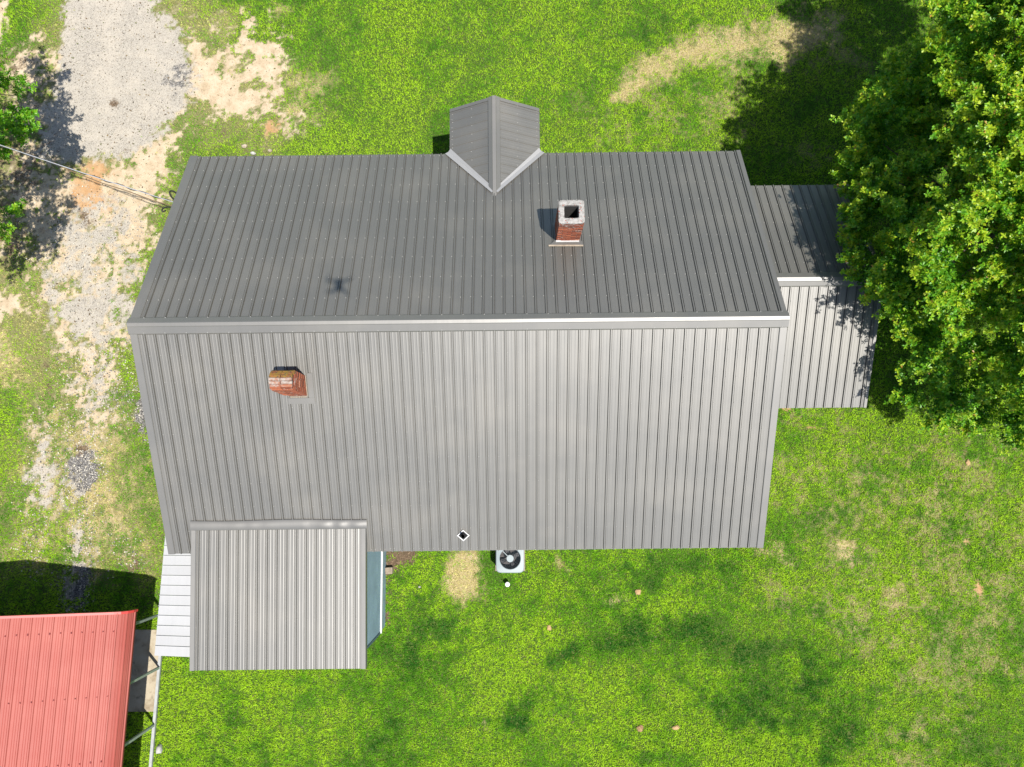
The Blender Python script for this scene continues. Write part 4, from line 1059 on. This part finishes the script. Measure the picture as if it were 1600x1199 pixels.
# ------------------------------------------------------------------ TREES
def make_tree(name, label, base, trunk_h, boughs, trunk_r, seed, leaf=(.086, .038), per=90, lime=.5, density=1.0, group=None):
    """boughs: list of (centre, size) in world metres; every bough carries sprays of leaf rosettes."""
    rg = np.random.default_rng(seed)
    base = Vector(base); root = empty(name, base); tag(root, label, 'tree', group)
    bm = bmesh.new(); top = Vector((base.x + .2, base.y - .1, trunk_h))
    pts = [base + Vector((0, 0, -.2)), base + Vector((.03, .02, trunk_h * .2)), base.lerp(top, .55) + Vector((.05, 0, 0)), top]
    add_tube(bm, [p - base for p in pts], [trunk_r * 1.35, trunk_r, trunk_r * .75, trunk_r * .4], 12); bm_obj('trunk', bm, M_BARK, root, True)
    V, T, C = [], [], []; off = 0
    nb = len(boughs); limb_bm = bmesh.new()
    for bi, (cc, sz) in enumerate(boughs):
        cc = np.array(cc, float)
        # limb from the trunk to the bough
        h0 = np.clip(base.z + .28 * trunk_h + .45 * (cc[2] - base.z - .25 * trunk_h), .22 * trunk_h, trunk_h * .95)
        s0 = base.lerp(top, h0 / trunk_h); e0 = Vector(cc); md = s0.lerp(e0, .5) + Vector((0, 0, .25))
        if bi % 5 == 0:
            add_tube(limb_bm, [p - base for p in (s0, s0.lerp(md, .6) + Vector((0, 0, .1)), md, e0)], [trunk_r * .24, trunk_r * .16, trunk_r * .10, .008], 6)
        outward = cc - np.array([base.x, base.y, trunk_h * .45]); outward /= np.linalg.norm(outward) + 1e-6
        outward = outward * .8 + np.array([0, 0, .35])
        outward /= np.linalg.norm(outward)
        nspray = max(3, int(5 * sz / .7)); spr = []
        for s in range(nspray):
            d = outward + rg.normal(0, .55, 3); d[2] = abs(d[2]) * .6; d /= np.linalg.norm(d)
            spr.append(d)
        n = int(per * density * (sz / .7) ** 2)
        dsel = np.array(spr)[rg.integers(0, nspray, n)]
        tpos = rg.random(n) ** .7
        posn = cc + dsel * (tpos * sz * 1.15)[:, None] + rg.normal(0, 1, (n, 3)) * np.array([.16, .16, .09]) * sz * (1.15 - .5 * tpos[:, None])
        nl = 8
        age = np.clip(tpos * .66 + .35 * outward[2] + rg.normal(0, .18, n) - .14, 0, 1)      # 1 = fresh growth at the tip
        ax = dsel * .6 + rg.normal(0, .35, (n, 3)); ax[:, 2] = np.abs(ax[:, 2]) + .35; ax /= np.linalg.norm(ax, axis=1)[:, None]
        u = np.cross(ax, rg.normal(0, 1, (n, 3))); u /= np.linalg.norm(u, axis=1)[:, None]; v = np.cross(ax, u)
        for k in range(nl):
            a = 2 * math.pi * k / nl * 1.0 + rg.random(n) * .9 + (k % 2) * .4
            out = u * np.cos(a)[:, None] + v * np.sin(a)[:, None]
            el = rg.uniform(.15, .95, n)[:, None]
            ld = out * np.cos(el) + ax * np.sin(el)
            ll = leaf[0] * rg.uniform(.65, 1.15, n)[:, None]; lw = leaf[1] * rg.uniform(.75, 1.2, n)[:, None]
            sd = np.cross(ld, ax); sd /= np.linalg.norm(sd, axis=1)[:, None] + 1e-6
            p0 = posn + ax * rg.uniform(-.05, .03, n)[:, None]
            mid = p0 + ld * ll * .62; tip = p0 + ld * ll - ax * ll * .10
            quad = np.stack([p0, mid + sd * lw * .5, tip, mid - sd * lw * .5], 1)
            idx_ = off + np.arange(n)[:, None] * 4
            T.append(np.concatenate([idx_ + np.array([0, 1, 2]), idx_ + np.array([0, 2, 3])], 1).reshape(-1, 3)); off += n * 4
            V.append(quad.reshape(-1, 3))
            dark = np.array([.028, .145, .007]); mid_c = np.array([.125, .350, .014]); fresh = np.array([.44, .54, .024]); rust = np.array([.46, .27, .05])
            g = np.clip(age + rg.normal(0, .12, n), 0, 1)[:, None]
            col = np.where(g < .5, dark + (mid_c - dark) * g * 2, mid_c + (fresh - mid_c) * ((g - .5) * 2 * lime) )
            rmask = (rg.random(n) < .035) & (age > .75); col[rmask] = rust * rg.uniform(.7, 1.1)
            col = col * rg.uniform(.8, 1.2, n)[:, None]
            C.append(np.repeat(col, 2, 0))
    V = np.concatenate(V) - np.array(base); T = np.concatenate(T); C = np.concatenate(C)
    tag(bm_obj('limb', limb_bm, M_BARK, root, True), kind='stuff')
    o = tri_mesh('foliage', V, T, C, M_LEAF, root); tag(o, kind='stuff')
    return root, len(T)
# big tree on the right
rg = np.random.default_rng(4)
bo = []
tc = np.array([12.0, 6.3]); Rt = 4.75
for k in range(560):
    a = rg.uniform(0, 2 * math.pi); q = math.sqrt(rg.random())
    lob = 1 + .10 * math.sin(3 * a + .6) + .07 * math.sin(7 * a + 2) + .04 * math.sin(12 * a)
    r = q * Rt * lob
    zt = 4.7 + 4.6 * math.sqrt(max(0, 1 - q * q)) 
    z = zt - abs(rg.normal(0, .5)) if rg.random() < .72 else rg.uniform(3.2, zt)
    sz = rg.uniform(.50, .95)
    x_, y_ = tc[0] + r * math.cos(a), tc[1] + r * math.sin(a)
    if x_ > 14 and rg.random() < .5: continue
    if q > .55 and rg.random() < .35: z = rg.uniform(3.4, 5.2)
    xs_, ys_ = x_ - .251 * (z - 3.6), y_ + .284 * (z - 3.6)
    if 1.6 < ys_ < 7.7 and xs_ - .6 * sz < (7.3 if ys_ > 4.7 else (8.0 if ys_ > 3.3 else 8.75)): continue
    xs_, ys_ = x_ - .251 * z, y_ + .284 * z
    if ys_ > 7.5 and (xs_ - .6 * sz < 6.7 or ys_ + .5 * sz > 11.9 + (xs_ - 6.9) * .95): continue
    bo.append(((x_, y_, z), sz))
# reaching branches over the wing's roof and towards the lawn
for px, py, z, sz in ((1335, 380, 4.6, .55), (1352, 345, 4.7, .5), (1345, 395, 4.5, .55), (1362, 440, 4.6, .6), (1330, 282, 4.4, .45), (1375, 470, 4.4, .6), (1345, 200, 4.2, .5), (1350, 240, 4.3, .5), (1385, 530, 4.2, .55), (1395, 575, 4.0, .5), (1420, 610, 3.9, .5), (1470, 635, 3.9, .6), (1530, 640, 4.0, .6), (1590, 650, 4.0, .6), (1460, 60, 5.2, .6), (1475, 110, 5.4, .7), (1490, 20, 5.6, .7), (1430, 140, 4.8, .6), (1395, 170, 4.5, .6), (1370, 210, 4.4, .6), (1360, 310, 4.5, .6)):
    bo.append((tuple(at(px, py, z)), sz))
for px, py, z, sz in ((1340, 225, 3.3, .7), (1372, 185, 3.4, .7), (1402, 150, 3.6, .7), (1345, 272, 3.2, .6), (1385, 240, 3.6, .8), (1425, 200, 3.9, .8), (1330, 205, 3.0, .45), (1400, 285, 3.7, .8), (1440, 165, 4.2, .7), (1470, 230, 4.0, .8)):
    bo.append((tuple(at(px, py, z)), sz))
for px, py, z, sz in ((1500, 450, 6.0, .8), (1540, 500, 6.0, .9), (1580, 460, 6.4, .9), (1560, 420, 6.6, .8), (1520, 530, 5.4, .8), (1590, 540, 5.6, .9), (1480, 490, 5.4, .8), (1490, 250, 5.0, .8), (1520, 280, 5.4, .8), (1505, 225, 4.8, .7), (1535, 245, 5.6, .8), (1500, 290, 5.0, .8), (1550, 570, 4.8, .8), (1600, 500, 6.2, .9), (1570, 390, 7, .9)):
    bo.append((tuple(at(px, py, z)), sz))
for k in range(26):
    bo.append(((rg.uniform(10.8, 14.2), rg.uniform(10.8, 13.3), rg.uniform(5.2, 7.0)), .85))
for x_, y_, z_ in ((11.2, 10.9, 5.6), (12.0, 11.6, 5.8), (12.8, 11.2, 6.4), (11.6, 12.2, 5.2), (12.6, 12.4, 6.0), (10.6, 11.3, 5.0), (13.4, 12.0, 6.6), (12.2, 10.6, 6.6), (11.0, 10.2, 6.2), (13.0, 10.4, 7.0)):
    bo.append(((x_, y_, z_), .85))
def to_px(p):
    q = CAM_R.transposed() @ (Vector(p) - Vector((0, 0, CAM_H))); return 800 - F * q.x / q.z, 599.5 + F * q.y / q.z
edge_y = [-400, 0, 100, 190, 300, 420, 520, 620, 670]; edge_x = [1500, 1475, 1435, 1325, 1308, 1322, 1385, 1400, 1480]
def inside_crown(b):
    x, y = to_px(b[0]); r = b[1] * 48
    p, sz = b
    xs, ys = p[0] - .251 * (p[2] - 3.4), p[1] + .284 * (p[2] - 3.4)
    if 1.5 < ys < 4.3 and xs - .45 * sz < 8.95: return False
    if 4.3 <= ys < 7.7 and xs - .45 * sz < 7.25: return False
    return x - r * .75 > np.interp(y, edge_y, edge_x) and y + r * .6 < 672
bo = [b for b in bo if inside_crown(b)]
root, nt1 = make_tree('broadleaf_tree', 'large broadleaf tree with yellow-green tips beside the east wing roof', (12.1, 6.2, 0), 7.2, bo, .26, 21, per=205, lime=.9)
# tree at the left edge of the frame
bo = []
for px, py, z, sz in ((22, 150, 3.2, .55), (8, 195, 3.3, .6), (30, 205, 3.1, .5), (-20, 130, 3.6, .7), (-30, 190, 3.8, .8), (-60, 150, 4.2, .9), (-60, 230, 4.0, .8), (8, 235, 2.9, .4), (-90, 80, 4.4, .9), (-40, 60, 3.8, .6), (-110, 200, 4.8, .9), (-150, 130, 5.0, 1.0), (-160, 240, 4.6, 1.0), (-70, 20, 4.0, .7), (-120, 280, 4.2, .8), (-20, 170, 2.6, .6), (-50, 110, 3.0, .7), (-100, 150, 3.4, .9), (-60, 40, 4.6, .8), (-80, 260, 5.2, .9), (-70, 310, 4.8, .7), (-110, 330, 5.4, .9), (-100, 110, 5.6, 1.0), (-60, 190, 5.2, .8), (-75, 90, 5.0, .8), (-90, 220, 5.6, .9), (25, 175, 3.0, .5), (-5, 215, 3.1, .6), (-5, 130, 3.2, .5)):
    bo.append((tuple(at(px, py, z)), sz))
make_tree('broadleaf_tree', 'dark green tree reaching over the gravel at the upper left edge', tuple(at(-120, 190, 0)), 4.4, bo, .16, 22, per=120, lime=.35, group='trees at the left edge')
bo = []
for px, py, z, sz in ((8, 332, 2.9, .42), (26, 328, 2.8, .30), (-5, 352, 3.0, .45), (-45, 340, 3.3, .6), (-80, 360, 3.6, .8), (-60, 310, 3.6, .7), (-110, 330, 4.0, .9), (-90, 400, 3.4, .7)):
    bo.append((tuple(at(px, py, z)), sz))
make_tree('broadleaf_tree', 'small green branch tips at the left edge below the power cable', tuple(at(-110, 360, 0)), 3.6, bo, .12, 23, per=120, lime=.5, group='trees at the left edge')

# ------------------------------------------------------------------ GRASS and GRAVEL (stuff)
i_x = np.arange(GX.size) + 6
def samp(arr, x, y):
    A = arr.reshape(shape)
    i = np.clip(np.round((x - GX[0]) / .06).astype(int), 0, GX.size - 1) + 6
    j = np.clip(np.round((y - GY[0]) / .06).astype(int), 0, GY.size - 1) + 6
    return A[j, i]
def blocked(x, y):
    hx_, hy_ = to_house(x, y)
    b = (hx_ > XL + .6) & (hx_ < XR - .35) & (hy_ > YS + .45) & (hy_ < YN - .6)
    b |= (hx_ > LX0 + .2) & (hx_ < WX) & (hy_ > WYS) & (hy_ < YS + .5)
    b |= (hx_ > XR - .4) & (hx_ < AXR - .3) & (hy_ > AS_ + .35) & (hy_ < AN - .35)
    b |= (x > -15.6) & (x < -9.78) & (y > c1.y) & (y < c0.y)
    b |= (np.abs(x + .068) < .42) & (np.abs(y + 2.075) < .42)
    return b
NBL = 1450000
px = RNG.uniform(-140, 1740, NBL); py = RNG.uniform(-140, 1330, NBL)
gx, gy = at_arr(px, py); gx += RNG.normal(0, .02, NBL); gy += RNG.normal(0, .02, NBL)
dens = samp(GRASS_DENS, gx, gy)
cl = vnoise(gx, gy, .16, 55) * .6 + vnoise(gx, gy, .05, 56) * .4
keep = (~blocked(gx, gy)) & (dens * 1.15 > RNG.random(NBL) * .55 + (1 - cl) * .95 - .20) & (dens > .03)
gx, gy, cl = gx[keep], gy[keep], cl[keep]; n = gx.size
D, L_, Y_, T_ = (samp(CH[k], gx, gy) for k in 'DLYT')
patch = fbm(gx, gy, 1.6, 61, 4); tuft = vnoise(gx, gy, .085, 63); tuft2 = vnoise(gx, gy, .22, 64); patch2 = fbm(gx, gy, .6, 67, 3)
base_c = np.array([.125, .325, .010]); lime_c = np.array([.310, .520, .018]); deep_c = np.array([.014, .100, .008]); straw_c = np.array([.58, .53, .22])
lime_f = np.clip((patch - .46) * 2.4 + .38 + Y_ * .6 - L_ * .9 + (tuft - .5) * .7 + (tuft2 - .5) * .8 + (patch2 - .5) * 1.4 + .25 * D, 0, 1)[:, None]
deep_f = np.clip(L_ * 1.15 + (.45 - patch2) * 1.9 + (.40 - tuft2) * .8 + (.34 - tuft) * .6 + (.42 - patch) * .9 - Y_ * .4 - D * .3, 0, .92)[:, None]
col = base_c + (lime_c - base_c) * lime_f
col = col + (deep_c - col) * deep_f
straw_p = np.clip(D * .80 + T_ * .40 + .05 + ((tuft - .5) * .55 + (tuft2 - .5) * .7 + (patch2 - .5) * 1.2) * (D + T_ + .18), 0, .97)
is_straw = RNG.random(n) < straw_p
sc_ = np.clip(D + T_, 0, 1)[is_straw][:, None]
col[is_straw] = (np.array([.27, .30, .06]) * (1 - sc_) + straw_c * sc_) * RNG.uniform(.6, 1.15, is_straw.sum())[:, None]
col = col * RNG.uniform(.72, 1.28, n)[:, None]
hgt = RNG.uniform(.035, .080, n) * (.65 + .75 * tuft) * (1 - .4 * T_) * (1 + .25 * L_) * (1 - .25 * D)
az = RNG.uniform(0, 2 * math.pi, n); lean = RNG.uniform(.25, 1.25, n)
dx, dy, dz = np.cos(az) * np.sin(lean), np.sin(az) * np.sin(lean), np.cos(lean)
wd = RNG.uniform(.006, .012, n)
pxv, pyv = -np.sin(az) * wd, np.cos(az) * wd
z0 = np.full(n, -.012)
V = np.empty((n, 3, 3), np.float32)
V[:, 0] = np.stack([gx - pxv, gy - pyv, z0], 1); V[:, 1] = np.stack([gx + pxv, gy + pyv, z0], 1)
V[:, 2] = np.stack([gx + dx * hgt * 1.15, gy + dy * hgt * 1.15, z0 + dz * hgt + .004], 1)
o = tri_mesh('grass', V.reshape(-1, 3), np.arange(n * 3).reshape(-1, 3), col, M_GRASS); tag(o, 'short bright green lawn grass with straw coloured patches', 'grass', kind='stuff')
# loose stones
def stones(name, npts, chan, smin, smax, cols, label, lift=0.0):
    gx, gy = at_arr(RNG.uniform(-60, 460, npts), RNG.uniform(-60, 980, npts))
    m = samp(chan, gx, gy); k = (m > RNG.random(npts) * .9 + .08) & ~blocked(gx, gy)
    gx, gy = gx[k], gy[k]; n = gx.size
    s = RNG.uniform(smin, smax, n)[:, None]
    octv = np.array([[1, 0, 0], [0, 1, 0], [-1, 0, 0], [0, -1, 0], [0, 0, .8]], np.float32)
    octf = np.array([[0, 1, 4], [1, 2, 4], [2, 3, 4], [3, 0, 4]])
    a = RNG.uniform(0, 6.28, n); ca, sa = np.cos(a)[:, None], np.sin(a)[:, None]
    jx = octv[None, :, 0] * RNG.uniform(.7, 1.3, (n, 5)); jy = octv[None, :, 1] * RNG.uniform(.7, 1.3, (n, 5))
    X = (jx * ca - jy * sa) * s + gx[:, None] + RNG.uniform(-.3, .3, (n, 5)) * s * .6; Yv = (jx * sa + jy * ca) * s + gy[:, None]
    Z = octv[None, :, 2] * s * RNG.uniform(.6, 1.1, (n, 1)) - .006 + lift * RNG.random((n, 1))
    V = np.stack([X, Yv, Z], -1).reshape(-1, 3)
    T = (np.arange(n)[:, None, None] * 5 + octf[None]).reshape(-1, 3)
    c = np.array(cols)[RNG.integers(0, len(cols), n)] * RNG.uniform(.75, 1.2, n)[:, None]
    tag(tri_mesh(name, V, T, np.repeat(c, 4, 0), M_PEBBLE), label, 'gravel', kind='stuff')
stones('gravel', 90000, CH['G'] * .5 + CH['S'] * .05 + CH['C'] * .06, .006, .017, [(.30, .28, .245), (.36, .335, .29), (.24, .225, .20), (.14, .13, .12), (.30, .26, .20), (.34, .315, .275), (.08, .06, .04)], 'pale loose gravel scattered over the drive')
stones('track_stone', 60000, CH['P'] * .8, .011, .026, [(.36, .34, .29), (.42, .39, .32), (.30, .28, .25), (.20, .19, .18), (.08, .08, .085), (.40, .36, .28)], 'pale loose stones strewn along the wheel tracks', .022)
stones('dark_gravel', 60000, CH['K'], .012, .026, [(.04, .04, .042), (.08, .078, .076), (.16, .155, .15), (.33, .32, .29)], 'dark grey gravel in the wheel track and by the west wall')

# dry leaf fragments on the bare ground
n = 5200
gx, gy = at_arr(RNG.uniform(-60, 470, n), RNG.uniform(-60, 640, n)); m = samp(CH['G'] * .6 + CH['S'] * .35 + CH['C'] * .6 + CH['M'], gx, gy)
k = (m * (.25 + 1.2 * fbm(gx, gy, 1.3, 93, 3)) > RNG.random(n) * 1.15) & ~blocked(gx, gy); gx, gy = gx[k], gy[k]; n = gx.size
a = RNG.uniform(0, 6.28, n); l = RNG.uniform(.012, .040, n); b_w = l * RNG.uniform(.3, .6, n)
ca, sa = np.cos(a), np.sin(a); zt = RNG.uniform(.002, .016, n)
V = np.stack([np.stack([gx + ca * l, gy + sa * l, zt], 1), np.stack([gx - sa * b_w, gy + ca * b_w, zt * .2 + .003], 1), np.stack([gx - ca * l, gy - sa * l, zt * .7], 1), np.stack([gx + sa * b_w, gy - ca * b_w, zt + .004], 1)], 1).reshape(-1, 3)
T = (np.arange(n)[:, None, None] * 4 + np.array([[0, 1, 2], [0, 2, 3]])[None]).reshape(-1, 3)
c = np.array([(.10, .06, .025), (.06, .04, .02), (.16, .11, .045), (.09, .10, .03)])[RNG.integers(0, 4, n)]
tag(tri_mesh('leaf_litter', V, T, np.repeat(c, 2, 0), M_PEBBLE), 'brown dry leaf bits scattered over the gravel and sand', 'leaf litter', kind='stuff')
